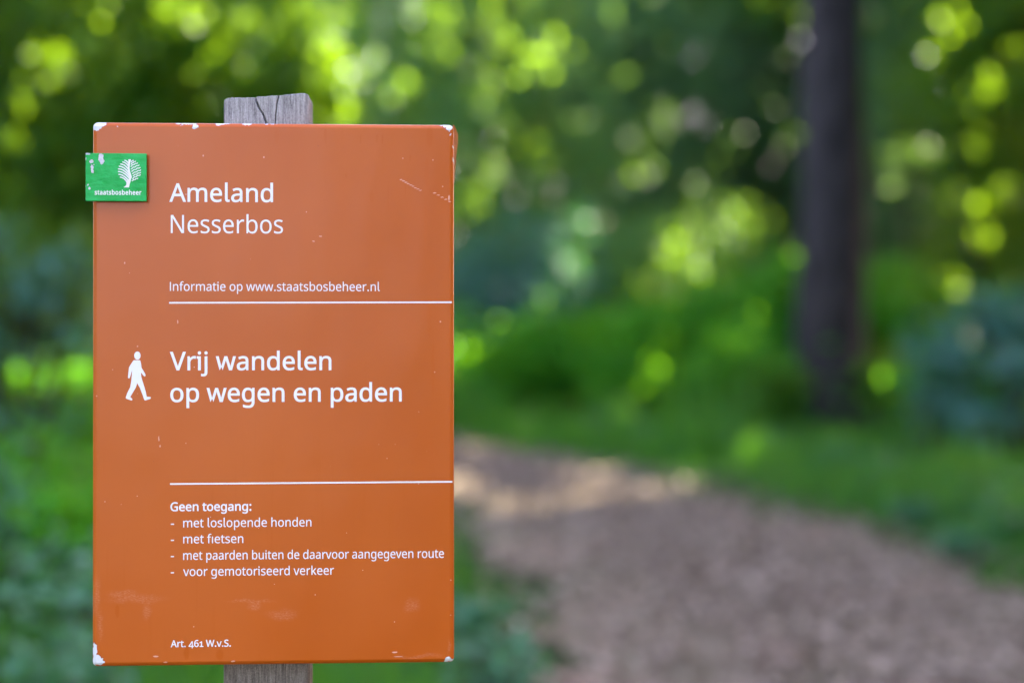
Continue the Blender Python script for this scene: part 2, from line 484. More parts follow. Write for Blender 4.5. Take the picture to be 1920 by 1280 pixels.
shrub("leafy_bush", "low dark bush added for shade at the left foot of the thick pine", "bush", (1350, 690, 1500, 800), 13.2, 0.25, "dark", 22, 60, 0.10, 0.07)  # dark leaves stand in for the shaded gap left of the trunk
shrub("leafy_bush", "low dark bush added for shade at the right foot of the thick pine", "bush", (1625, 660, 1760, 790), 13.2, 0.25, "dark", 22, 60, 0.10, 0.07)  # dark leaves stand in for the shaded gap right of the trunk
shrub("fern_clump", "fresh green fern clump at the left edge just behind the low plants", "fern", (-150, 800, 120, 980), 6.0, 0.3, "fern", 24, 50, 0.09, 0.07, aspect=0.3)
shrub("fern_clump", "fresh green fern clump touching the lower left side of the sign", "fern", (60, 930, 230, 1090), 4.9, 0.22, "fern", 20, 50, 0.08, 0.06, aspect=0.3)
# -- low plants among the grass
rngL = np.random.default_rng(77)
LOW = [(40, 830, 5.0), (110, 1010, 4.2), (30, 1110, 3.6), (130, 1200, 3.5), (890, 1130, 4.4), (930, 1215, 3.9), (20, 960, 4.8), (90, 900, 5.6), (150, 1090, 3.9), (70, 1255, 3.3),
       (1800, 905, 8.6), (1850, 965, 7.6), (1640, 865, 9.8), (1780, 1062, 6.4), (1450, 832, 11.2), (1900, 880, 8.4), (1240, 800, 12.0), (1340, 815, 11.6), (1560, 850, 10.2), (1720, 985, 7.4), (1120, 780, 12.6), (1880, 1030, 6.8), (1660, 905, 9.0)]
for i, (px, py, Y) in enumerate(LOW):
    s = nseed()
    lv = Leaves(s)
    c = at(px, py, Y)
    h = max(0.10, c[2])
    t = rngL.uniform(0.25, 1.0, 9)
    cl = np.stack([c[0] + rngL.normal(0, 0.06, 9), Y + rngL.normal(0, 0.06, 9), h * t], 1)
    lv.clumps(cl, 10, 0.045, 0.06, up=1.2, aspect=0.6)
    wood = [[((c[0] + rngL.normal(0, .02), Y + rngL.normal(0, .02), -0.02), 0.004), ((q[0] * .6 + c[0] * .4, q[1] * .6 + Y * .4, q[2] * .6), 0.003), (q, 0.0015)] for q in cl]
    plant("low_plant", "small plant with pale leaf sheen growing in the grass beside the path", "plant", "low plants in the grass", (c[0], Y, 0), lv, "pale", wood, None, ("foliage", "stem"))

# ================================================================== where the sun breaks through
# (px, py, distance, radius in photo pixels, leaves put in the beam)
SPOTS = [
    (340, 45, 8.0, 42, 34, "LT"), (372, 95, 8.0, 36, 24, "LT"), (435, 125, 8.0, 22, 12, "LT"), (395, 60, 8.0, 26, 14, "LT"), (490, 60, 8.0, 26, 14, "LT"), (545, 110, 7.9, 28, 18, "LT"),
    (600, 70, 7.9, 40, 26, "LT"), (628, 150, 7.9, 42, 30, "LT"), (625, 210, 7.9, 38, 26, "LT"), (560, 60, 7.9, 30, 14, "LT"), (440, 40, 8.0, 26, 10, "LT"), (580, 25, 7.9, 22, 10, "LT"), (290, 12, 8.1, 22, 12, "LT"), (195, 5, 8.2, 20, 8, "LT"), (100, 115, 8.2, 28, 16, "LT"),
    (840, 70, 16.2, 34, 9, None), (925, 60, 16.2, 30, 6, None), (830, 30, 16.2, 26, 3, None), (740, 160, 16.2, 32, 8, None), (690, 120, 16.2, 24, 4, None), (905, 160, 16.2, 34, 9, None), (1030, 90, 16.2, 34, 7, None), (985, 110, 16.2, 30, 6, None),
    (935, 90, 16.2, 30, 5, None), (1010, 125, 16.2, 28, 6, None), (890, 295, 16.2, 40, 12, None), (930, 330, 16.2, 24, 4, None), (880, 365, 16.2, 36, 10, None), (1145, 20, 19.5, 28, 4, None), (780, 10, 16.2, 26, 4, None), (640, 20, 16.2, 26, 4, None),
    (1092, 415, 15.4, 32, 10, None), (1078, 508, 15.4, 28, 8, None), (1278, 470, 15.8, 34, 11, None), (1305, 500, 15.8, 26, 5, None), (1420, 385, 20, 28, 4, None), (1455, 415, 20, 24, 4, None),
    (1440, 200, 21, 28, 3, None), (1260, 215, 21, 28, 3, None), (1180, 340, 19, 26, 3, None), (1500, 480, 14.2, 22, 3, None),
    (1690, 280, 17.2, 32, 8, None), (1662, 330, 17.2, 34, 8, None), (1735, 280, 17.2, 30, 6, None), (1780, 42, 12.0, 30, 8, None), (1850, 145, 12.0, 26, 5, None), (1805, 375, 12.0, 28, 8, None), (1850, 380, 12.0, 26, 8, None), (1890, 350, 12.0, 26, 9, None),
    (1835, 440, 12.0, 28, 9, None), (1785, 545, 12.4, 24, 6, None), (1740, 555, 14.5, 20, 3, None),
    (25, 712, 11.0, 22, 9, None), (75, 708, 11.0, 22, 11, None), (140, 700, 11.0, 20, 8, None), (868, 655, 14.3, 26, 4, None), (1605, 55, 14.2, 30, 0, None), (1245, 690, 13.6, 22, 2, None),
]
rngX = np.random.default_rng(31)
for i in range(24):      # smaller flecks of sun all through the wood
    px, py = (rngX.uniform(640, 1500), rngX.uniform(-20, 360)) if i < 20 else (rngX.uniform(1610, 1910), rngX.uniform(0, 420))
    Y = (16.2 if px < 1080 else 19.5 if px < 1270 else 21.0) if px < 1520 else (17.3 if px < 1690 else 12.0)
    SPOTS.append((px, py, Y, rngX.uniform(14, 24), int(rngX.integers(2, 5)), None))
for i in range(4):
    SPOTS.append((rngX.uniform(0, 420), rngX.uniform(0, 420), 8.15, rngX.uniform(10, 15), int(rngX.integers(2, 5)), "LT"))
BEAMS = []
for (px, py, Y, r, k, who) in SPOTS:
    BEAMS.append((at(px, py, Y), r * 1.15 / F * Y + 0.05))
for x, y, r in [(*on_ground(px, py), r) for px, py, r in ((850, 905, 0.140), (885, 925, 0.149), (920, 945, 0.149), (965, 955, 0.149), (1010, 950, 0.149), (1060, 943, 0.149), (1110, 938, 0.190), (1160, 930, 0.190), (1210, 925, 0.190), (1260, 918, 0.190), (1305, 910, 0.190), (820, 915, 0.176), (780, 910, 0.176))]:
    BEAMS.append((np.array([x, y, 0.02]), r))
rngS = np.random.default_rng(8)
first_hz = Leaves(999)
owner = {"LT": LT}
for (px, py, Y, r, k, who) in SPOTS:
    if not k:
        continue
    c = at(px, py, Y)
    if who is None:     # the bush that stands just behind the spot carries the leaves
        best = min((p for p in PLANTS if p[0] not in ("low_plant",)), key=lambda p: np.min(np.linalg.norm(np.concatenate(p[5].C)[::7] - c, axis=1)))
        lv = best[5]
    else:
        lv = owner[who]
    s = r / F * Y
    lv.add(c + rngS.standard_normal((int(k * 1.8), 3)) * s * 0.55, 0.085 if Y < 9 else 0.11, up=0.2, face=SUN * 1.2 + np.array([0, -0.5, 0]), aspect=0.65, keep=True)
Leaves.all.remove(first_hz)

for lv in Leaves.all:
    lv.freeze()
eye = np.array([0, 0, CAM_H])
for lv in Leaves.all:
    kill = np.zeros(len(lv.C), bool)
    for c, r in BEAMS:
        rel = lv.C - c
        t = rel @ SUN
        d2 = (rel ** 2).sum(1) - t * t
        kill |= (t > 0.05) & (d2 < r * r)
    for (px, py, Y, r, k, who) in SPOTS:            # nothing hangs straight in front of a bright patch
        if not k:
            continue
        c = at(px, py, Y)
        L = np.linalg.norm(c - eye)
        u = (c - eye) / L
        rel = lv.C - eye
        t = rel @ u
        d2 = (rel ** 2).sum(1) - t * t
        kill |= (t < L) & (d2 < (0.9 * r / F * Y) ** 2)
    lv.drop(kill)

for (name, label, cat, group, base, lv, lm, wood, bark, parts, simple) in PLANTS:
    root = empty(name, base, label, cat, group)
    link(parts[0], lv.mesh(parts[0], base, simple), lm, root)
    V, Q = tube(wood, 12 if len(wood[0]) > 10 else 6, 0.03, 1)
    me = mesh_np(parts[1], V - base, [Q], True)
    link(parts[1], me, bark, root)

src = next(o for o in COL.objects if o.get("group") == "trees behind the photographer")
BEH = None
BES = ("unseen broadleaf tree added beside the path to block low side light", "unseen trees added beside the view")  # unseen trees, added to keep low sky light off the sign's sides
for (x, y, a, k, who) in [(8.2, 0.6, 0.4, 0.9, BES), (11.8, 3.4, 1.4, 1.0, BES), (14.5, 10.0, 2.2, 1.0, BES), (17.5, 6.0, 3.1, 1.1, BES), (15.0, -2.0, 5.0, 1.1, BES), (-8.8, 3.0, 3.9, 0.9, BES), (-11.5, 8.5, 4.4, 1.0, BES)] + [(*q, BEH) for q in ((-8.0, -5.5, 2.1, 0.95), (6.4, -7.0, 3.3, 1.05), (10.0, -2.5, 4.0, 1.0), (-10.5, -0.5, 5.2, 1.0), (4.5, -14.0, 1.7, 1.2), (-8.0, -12.0, 2.9, 1.2))]:
    c = src.copy()
    COL.objects.link(c)
    if who:
        c["label"], c["group"] = who
    c.location, c.rotation_euler, c.scale = (x, y, 0), (0, 0, a), (k, k, k)
    for ch in src.children:
        d = ch.copy()
        COL.objects.link(d)
        d.parent = c

# ================================================================== grass and litter
rngB = np.random.default_rng(21)
def off_path(x, y, m=0.0):
    c, w = path_centre(y)
    wob = 0.10 * np.sin(y * 2.3) + 0.07 * np.sin(y * 6.1 + x) + 0.05 * np.sin(y * 13.0)
    return np.abs(x - c) > w + m + wob * 0.6
def blades(n, xr, yr, hmin, hmax, width, m):
    x = rngB.uniform(*xr, n)
    y = yr[0] + (yr[1] - yr[0]) * rngB.uniform(0, 1, n)
    ok = off_path(x, y, m) & (np.abs(x) < 0.36 * y + 2.0)
    x, y = x[ok], y[ok]
    n = len(x)
    patch = 0.65 + 0.35 * np.sin(x * 2.1 + 1.3 * np.sin(y * 1.1)) * np.sin(y * 1.7 + x)
    c, w = path_centre(y)
    edge = np.clip((np.abs(x - c) - w) / 0.5, 0.25, 1.0)
    h = rngB.uniform(hmin, hmax, n) * patch * edge
    a = rngB.uniform(0, 2 * math.pi, n)
    lean = rngB.uniform(0.1, 0.75, n) * h
    d = np.stack([np.cos(a), np.sin(a), np.zeros(n)], 1)
    s = np.stack([-np.sin(a), np.cos(a), np.zeros(n)], 1) * (width * rngB.uniform(0.6, 1.3, n))[:, None]
    b = np.stack([x, y, np.full(n, -0.01)], 1)
    m1 = b + d * (lean * 0.3)[:, None] + np.array([0, 0, 1.0]) * (h * 0.6)[:, None]
    tp = b + d * lean[:, None] + np.array([0, 0, 1.0]) * h[:, None]
    return np.stack([b - s, b + s, m1 - s * .7, m1 + s * .7, tp], 1).reshape(-1, 3)
def tufts(k, xr, yr, h0, h1):
    out = []
    for _ in range(k):
        y = rngB.uniform(*yr); x = rngB.uniform(*xr)
        if not off_path(np.array([x]), np.array([y]), -0.12)[0] or (h1 > 0.3 and abs(x / y - 0.204) < 0.035):
            continue
        P = blades(70, (x - .16, x + .16), (y - .16, y + .16), h0, h1 * rngB.uniform(0.6, 1.3), 0.005, -0.14)
        out.append(P)
    return np.concatenate(out)
B = np.concatenate([tufts(170, (-1.2, 5.0), (5.0, 14.5), 0.15, 0.42), tufts(60, (-1.5, 5.5), (11.0, 14.8), 0.4, 0.8), tufts(60, (-4, -0.2), (3.2, 9.0), 0.12, 0.40), blades(90000, (-4.5, 3.6), (2.6, 8.0), 0.10, 0.30, 0.0035, 0.0), blades(60000, (-7, 7), (8.0, 18), 0.10, 0.32, 0.006, 0.02),
                    blades(14000, (-1.5, 3.0), (3.0, 9.0), 0.03, 0.10, 0.0035, -0.30)])
n = len(B) // 5
b = np.arange(n)[:, None] * 5
tag(link("grass", mesh_np("grass", B, [b + np.array([0, 1, 3, 2]), b + np.array([2, 3, 4])]), M_LEAF["grass"]), kind="stuff")

def litter_material():
    N = NT("dry_litter")
    rnd = N.n("ShaderNodeNewGeometry").outputs["Random Per Island"]
    col = N.ramp(rnd, [(0.0, (0.052, 0.034, 0.021)), (0.35, (0.141, 0.102, 0.067)), (0.7, (0.229, 0.172, 0.120)), (1.0, (0.406, 0.332, 0.251))])
    return N.base(col, 0.8, 0.3)
n = 26000
y = 1.5 + 13 * rngB.uniform(0, 1, n) ** 1.3
c, w = path_centre(y)
x = c + w * 1.05 * np.clip(rngB.normal(0, 0.55, n), -1.25, 1.25)
lt = Leaves(4242)
lt.add(np.stack([x, y, 0.028 + 0.012 * rngB.uniform(0, 1, n)], 1), 0.034, up=2.2, aspect=0.55)
m_ = 2200                       # larger dead leaves lying about in drifts
yy = 1.5 + 11 * rngB.uniform(0, 1, m_)
cc, ww = path_centre(yy)
lt.add(np.stack([cc + ww * rngB.uniform(-1.2, 1.2, m_), yy, np.full(m_, 0.04)], 1), 0.058, up=2.6, aspect=0.6)
lt.freeze()
tag(link("leaf_litter", lt.mesh("leaf_litter", (0, 0, 0), True), litter_material()), kind="stuff")

# ================================================================== the sign
SIGN_H = 0.4515
def rot(a, ax):
    return Matrix.Rotation(a, 3, ax)
# pose of the panel measured against the camera's axes (x right, y forward, z up)
_c = Vector((-0.198513, 1.306479, -0.043575))
_r = rot(0.0557402, "Z") @ rot(-0.00672933, "X") @ rot(-0.00051753, "Y")
_tilt = rot(-PITCH, "X")
SIGN_M = Matrix.Translation(Vector((0, 0, CAM_H)) + _tilt @ _c) @ (_tilt @ _r).to_4x4()
SIGN_INV = SIGN_M.inverted()

def S(px, py):
    """Where photo pixel (px, py) falls on the panel's face: (x, z) in metres from its centre."""
    d = _tilt @ Vector(((px - 960.0) / F, 1.0, (640.0 - py) / F))
    o = Vector((0, 0, CAM_H))
    a, b = SIGN_INV @ o, SIGN_INV.to_3x3() @ d
    t = -a.y / b.y
    p = a + b * t
    return (p.x, p.z)

_centre = SIGN_M.translation
GROUND_Z = -(_centre.z) / 1.0
sign = empty("info_sign", (_centre.x, _centre.y, 0.0),
             "rust orange metal forest sign with white lettering on a weathered grey wooden post", "sign")
bpy.context.view_layer.update()
def sign_part(name, mesh, mat, parent=None, off=(0, 0, 0)):
    o = link(name, mesh, mat, parent or sign)
    if parent is None:
        o.matrix_parent_inverse = Matrix.Identity(4)
        o.matrix_local = Matrix.Translation(-Vector((_centre.x, _centre.y, 0.0))) @ SIGN_M @ Matrix.Translation(off)
    return o

# -- materials -------------------------------------------------------
def blotches(N, vec, ells, amp, scale):
    """Distance to the nearest of some ragged ellipses (x, z, rx, rz): below 1 is inside."""
    nz = N.noise(vec, scale, 3.0, 0.6, color=True)
    wob = N.vmath("MULTIPLY", N.vmath("SUBTRACT", nz, (0.5, 0.5, 0.5)), (amp, 0.0, amp))
    p = N.vmath("ADD", vec, wob)
    d = None
    for (x, z, rx, rz) in ells:
        q = N.vmath("MULTIPLY_ADD", p, (1 / rx, 0.0, 1 / rz), (-x / rx, 0.0, -z / rz))
        l = N.vmath("LENGTH", q)
        d = l if d is None else N.math("MINIMUM", d, l)
    return d

PX = 0.30 / 679.0                                   # metres of panel per photo pixel
def E_(lst):
    return [(*S(x, y), rx * PX, ry * PX) for (x, y, rx, ry) in lst]

def panel_material():
    N = NT("rust_orange_paint")
    v = N.coord()
    fade = N.noise(N.scaled(v, (5.0, 5.0, 3.0)), 1.0, 3.0, 0.5)
    col = N.mix(N.smooth(fade, 0.35, 0.65), (0.360, 0.068, 0.002), (0.400, 0.086, 0.008))
    # rain runs and drips: darker, more saturated streaks
    runs = E_([(798, 420, 3.5, 55), (800, 325, 4, 28), (806, 255, 6, 20), (697, 370, 4, 10), (519, 255, 4, 14),
               (728, 372, 1.6, 26), (707, 260, 2.5, 8), (717, 262, 1.8, 9), (676, 262, 1.5, 9), (769, 297, 2, 6),
               (649, 330, 1.8, 5), (305, 570, 8, 20), (805, 590, 4, 40), (812, 690, 3, 50), (220, 1145, 4, 12),
               (350, 1224, 5, 12), (412, 1226, 7, 10), (760, 350, 1.5, 14), (215, 252, 4, 14), (610, 255, 3, 14)])
    d = blotches(N, v, runs, 0.0016, 160.0)
    col = N.mix(N.smooth(d, 1.25, 0.75, 0.0, 0.85), col, (0.375, 0.071, 0.001))
    vr = N.noise(N.scaled(v, (150.0, 1.0, 6.0)), 1.0, 3.0, 0.6)
    col = N.mix(N.smooth(vr, 0.58, 0.70, 0.0, 0.30), col, (0.370, 0.074, 0.002))
    # pale rubbed patches, scratches and fly specks
    rub = E_([(255, 1122, 55, 9), (228, 1112, 30, 7), (276, 1145, 8, 18), (470, 1126, 45, 3), (478, 1133, 12, 9),
              (530, 1152, 28, 12), (180, 1120, 6, 40), (187, 1170, 6, 30), (770, 1135, 14, 14),
              (790, 1228, 40, 5), (760, 1230, 12, 2), (842, 1215, 3, 12)])
    d = blotches(N, v, rub, 0.012, 60.0)
    fine = N.noise(N.scaled(v, (420.0, 1.0, 1500.0)), 1.0, 5.0, 0.75)
    col = N.mix(N.math("MULTIPLY", N.smooth(d, 1.35, 0.2), N.smooth(fine, 0.40, 0.70, 0.0, 0.42)), col, (0.58, 0.26, 0.17))
    scr = E_([(747, 1230, 9, 0.8), (740, 1222, 5, 1.5), (292, 1230, 5, 1.5), (310, 1241, 4, 1.2), (437, 1239, 4, 1.5), (842, 371, 1.6, 5),
              (812, 300, 1.2, 1.2), (333, 603, 1.0, 3.5), (826, 603, 1.6, 1.6), (234, 493, 1.2, 1.8), (298, 822, 1.0, 5), (300, 836, 1.4, 2.5),
              (220, 322, 1.2, 1.2), (181, 742, 1.2, 1.2), (381, 292, 1.2, 2.0), (495, 295, 1.2, 2.0), (258, 649, 1.3, 1.3), (601, 443, 3, 1.0), (588, 452, 2.5, 1.0)])
    for k in range(9):                       # two slanting scratches below the upper right corner
        t = k / 8.0
        scr += E_([(752 + 36 * t, 337 + 20 * t, 2.9, 0.9 * (1.2 - 0.6 * t))])
        if k % 2 == 0:
            scr += E_([(815 + 28 * t, 362 + 16 * t, 3.2, 0.8)])
    d = blotches(N, v, scr, 0.0012, 260.0)
    col = N.mix(N.smooth(d, 1.15, 0.8, 0.0, 0.7), col, (0.70, 0.42, 0.34))
    def specks(scale, thr, keep, c, fac):
        vo = N.n("ShaderNodeTexVoronoi", feature="F1")
        N.set(vo.inputs["Vector"], N.scaled(v, (1.0, 0.0, 1.0)))
        vo.inputs["Scale"].default_value = scale
        near = N.smooth(vo.outputs["Distance"], thr, thr * 0.5)
        pick = N.math("LESS_THAN", N.n("ShaderNodeSeparateColor").outputs[0], keep)
        sep = pick.node.inputs[0].links[0].from_node
        N.set(sep.inputs[0], vo.outputs["Color"])
        return N.mix(N.math("MULTIPLY", N.math("MULTIPLY", near, pick), fac), col, c)
    col = specks(150.0, 0.085, 0.10, (0.74, 0.50, 0.44), 0.7)
    col = specks(110.0, 0.060, 0.07, (0.20, 0.035, 0.012), 0.7)
    # paint knocked off down to the pale primer
    chips = E_([(186, 232, 13, 5), (181, 238, 9, 7), (177, 230, 6, 5), (351, 231.5, 19, 2.0), (367, 237, 5, 4.5), (333, 231, 4, 1.8),
                (412, 232, 9, 2.6), (426, 230.5, 6, 1.2), (463, 232, 9, 2.8), (499, 231, 5, 1.6), (514, 231.5, 6, 1.4), (220, 237.5, 2.2, 1.4),
                (838, 235, 8, 5), (842, 241, 6, 5), (828, 236, 2, 1.5), (733, 230.5, 5, 1.0), (845, 251, 1.6, 2.0),
                (177, 1216, 5, 12), (181, 1234, 7, 9), (188, 1240, 7, 7), (176, 1240, 5, 8),
                (842, 1234, 6, 4), (847, 1236, 5, 4), (837, 1238, 4, 3), (850, 275, 1.5, 1.5), (850.5, 300, 1.5, 4)])
    d = blotches(N, v, chips, 0.0056, 260.0)
    chip = N.smooth(d, 1.02, 0.94)
    rim = N.math("SUBTRACT", N.smooth(d, 1.30, 1.04), chip, clamp=True)
    col = N.mix(N.math("MULTIPLY", rim, 0.35), col, (0.20, 0.055, 0.03))
    primer = N.mix(N.noise(v, 300.0), (0.46, 0.48, 0.54), (0.66, 0.67, 0.70))
    col = N.mix(chip, col, primer)
    tiny = N.noise(N.scaled(v, (900.0, 900.0, 900.0)), 1.0, 2.0, 0.5)
    wave = N.noise(N.scaled(v, (14.0, 14.0, 9.0)), 1.0, 2.0, 0.5)
    h = N.math("ADD", N.math("MULTIPLY", tiny, 0.00003), N.math("MULTIPLY", wave, 0.0011))
    h = N.math("SUBTRACT", h, N.math("MULTIPLY", chip, 0.00025))
    N.bump(h, 1.0, 1.0)
    rr = N.math("ADD", 0.24, N.math("MULTIPLY", fade, 0.10))
    return N.base(col, rr, 0.20)

def ink_material():
    N = NT("white_lettering")
    v = N.coord()
    col = N.mix(N.noise(v, 160.0), (0.63, 0.635, 0.65), (0.70, 0.70, 0.71))
    return N.base(col, 0.5, 0.3)

def plate_material():
    N = NT("green_enamel")
    v = N.coord()
    nz = N.noise(N.scaled(v, (70.0, 70.0, 110.0)), 1.0, 4.0, 0.6)
    col = N.mix(N.smooth(nz, 0.40, 0.66), (0.010, 0.32, 0.062), (0.020, 0.37, 0.088))
    col = N.mix(N.smooth(N.noise(v, 90.0), 0.62, 0.74, 0.0, 0.5), col, (0.014, 0.28, 0.036))
    chips = E_([(193, 296, 5, 5), (194, 304, 4.5, 6), (191, 300, 3, 3), (174.5, 305, 3.6, 3.2), (175.5, 317, 3.2, 6), (177, 323, 3, 3), (180, 311, 1.6, 1),
                (171, 355, 2.2, 2.6), (169, 349, 1.3, 1.3), (168, 290, 5, 1.8), (164, 300, 1.2, 2.5), (164, 351, 1.2, 2)])
    d = blotches(N, v, chips, 0.0030, 330.0)
    chip = N.smooth(d, 1.04, 0.94)
    rim = N.math("SUBTRACT", N.smooth(d, 1.35, 1.04), chip, clamp=True)
    col = N.mix(N.math("MULTIPLY", rim, 0.5), col, (0.015, 0.20, 0.05))
    col = N.mix(chip, col, N.mix(N.noise(v, 700.0), (0.34, 0.34, 0.39), (0.64, 0.63, 0.67)))
    h = N.math("SUBTRACT", N.math("MULTIPLY", N.noise(N.scaled(v, (120.0, 120.0, 220.0)), 1.0, 3.0), 0.0010), N.math("MULTIPLY", chip, 0.0004))
    N.bump(h, 1.0, 1.0)
    return N.base(col, 0.34, 0.12)

def post_material():
    N = NT("weathered_grey_wood")
    v = N.coord()
    g1 = N.noise(N.scaled(v, (900.0, 900.0, 60.0)), 1.0, 4.0, 0.65)
    g2 = N.noise(N.scaled(v, (260.0, 260.0, 9.0)), 1.0, 4.0, 0.6)
    g3 = N.noise(N.scaled(v, (1500.0, 1500.0, 800.0)), 1.0, 2.0, 0.6)
    g = N.math("ADD", N.math("ADD", N.math("MULTIPLY", g1, 0.45), N.math("MULTIPLY", g2, 0.30)), N.math("MULTIPLY", g3, 0.25))
    col = N.ramp(g, [(0.36, (0.055, 0.050, 0.055)), (0.46, (0.20, 0.193, 0.193)), (0.54, (0.31, 0.305, 0.30)), (0.66, (0.48, 0.48, 0.465))])
    z = N.n("ShaderNodeSeparateXYZ")
    N.set(z.inputs[0], v)
    low = N.smooth(z.outputs[2], -0.10, -0.24)
    col = N.mix(N.math("MULTIPLY", low, 0.75), col, N.ramp(g, [(0.36, (0.028, 0.020, 0.016)), (0.50, (0.105, 0.085, 0.072)), (0.66, (0.26, 0.22, 0.20))]))
    N.bump(g, 0.8, 0.0012)
    return N.base(col, 0.9, 0.15)

M_PANEL, M_INK, M_PLATE, M_POST = panel_material(), ink_material(), plate_material(), post_material()

# -- panel: a shallow folded tray with rounded edges -------------------
def tray(w, h, depth, r, rc, seg=5, rcs=4, hem=False):
    """Rounded box front: rings from the face's rim back; rc is the corner radius in the face's plane."""
    def ring(inset, y):
        pts = []
        rr = max(rc - inset, 0.0002)
        for cx, cz, a0 in ((1, 1, 0), (-1, 1, 90), (-1, -1, 180), (1, -1, 270)):
            for k in range(rcs + 1):
                a = R(a0 + 90.0 * k / rcs)
                pts.append((cx * (w / 2 - rc) + rr * math.cos(a), y, cz * (h / 2 - rc) + rr * math.sin(a)))
        return pts
    rings = []
    if hem:                                        # a flattened, rolled hem along every edge
        for ins, yy in ((0.0036, 0.0), (0.0033, 0.00004), (0.0030, 0.00016), (0.0026, 0.00038), (0.0009, 0.00150), (0.0005, 0.00190), (0.00018, 0.00250), (0.0, 0.0034)):
            rings.append(ring(ins, yy))
    for k in range(seg + 1) if not hem else ():
        a = R(90.0 * k / seg)
        rings.append(ring(r * (1 - math.sin(a)), r * (1 - math.cos(a))))
    rings.append(ring(0, depth))
    rings.append(ring(0.012, depth + 0.001))
    n = len(rings[0])
    V = [p for q in rings for p in q]
    Q = []
    for i in range(len(rings) - 1):
        for j in range(n):
            k = (j + 1) % n
            Q.append((i * n + j, (i + 1) * n + j, (i + 1) * n + k, i * n + k))
    me = bpy.data.meshes.new("panel")
    me.from_pydata(V, [], Q + [tuple(range(n))])
    me.update()
    for p in me.polygons:
        p.use_smooth = len(p.vertices) == 4
    return me

PANEL_D = 0.022
panel = sign_part("panel", tray(0.300, SIGN_H, PANEL_D, 0.0038, 0.0040, hem=True), M_PANEL)
mod = panel.modifiers.new("w", "WEIGHTED_NORMAL")
mod.keep_sharp = True

# the side flange has been knocked outwards at the upper right corner
def prism(pts, y0, y1, thick):
    """Outline (x, z) whose depth grows with x from y0 to y1, given a thickness."""
    xs = [p[0] for p in pts]
    a, b = min(xs), max(xs)
    f = [(x, y0 + (y1 - y0) * (x - a) / (b - a), z) for x, z in pts]
    g = [(x, y + thick, z) for x, y, z in f]
    n = len(pts)
    me = bpy.data.meshes.new("part")
    me.from_pydata(f + g, [], [tuple(range(n))[::-1], tuple(range(n, 2 * n))] + [(i, (i + 1) % n, n + (i + 1) % n, n + i) for i in range(n)])
    me.update()
    return me
flap = [S(849.5, 231.5), S(853, 230.5), S(856, 232), S(859, 235.5), S(861, 240), S(860.5, 255), S(858, 275), S(855, 305), S(852.5, 335), S(849.5, 350)]
sign_part("bent_flange", prism(flap, 0.0036, 0.046, 0.0012), M_PANEL)

# -- flat outlines -----------------------------------------------------
def fill(loops, name, thick=0.0):
    """Filled flat shape (x, z) from closed loops, holes included."""
    cu = bpy.data.curves.new(name, "CURVE")
    cu.dimensions, cu.fill_mode = "2D", "BOTH"
    cu.extrude = thick / 2
    for lp in loops:
        sp = cu.splines.new("POLY")
        sp.points.add(len(lp) - 1)
        for p, (x, z) in zip(sp.points, lp):
            p.co = (x * 1000, z * 1000, 0, 1)
        sp.use_cyclic_u = True
    ob = bpy.data.objects.new(name, cu)
    COL.objects.link(ob)
    dg = bpy.context.evaluated_depsgraph_get()
    me = bpy.data.meshes.new_from_object(ob.evaluated_get(dg))
    bpy.data.objects.remove(ob)
    bpy.data.curves.remove(cu)
    me.transform(Matrix.Rotation(R(90), 4, "X") @ Matrix.Scale(0.001, 4))
    me.name = name
    return me

def offset_loop(lp, d):
    P = np.array(lp, float)
    e = np.roll(P, -1, 0) - P
    L = np.hypot(e[:, 0], e[:, 1])
    P, e, L = P[L > 1e-9], e[L > 1e-9], L[L > 1e-9]
    n = np.stack([e[:, 1], -e[:, 0]], 1) / L[:, None]
    m = n + np.roll(n, 1, 0)
    m /= np.maximum(np.hypot(m[:, 0], m[:, 1]), 1e-6)[:, None]
    c = np.clip((m * n).sum(1), 0.55, 1.0)
    return P + m * (d / c)[:, None]

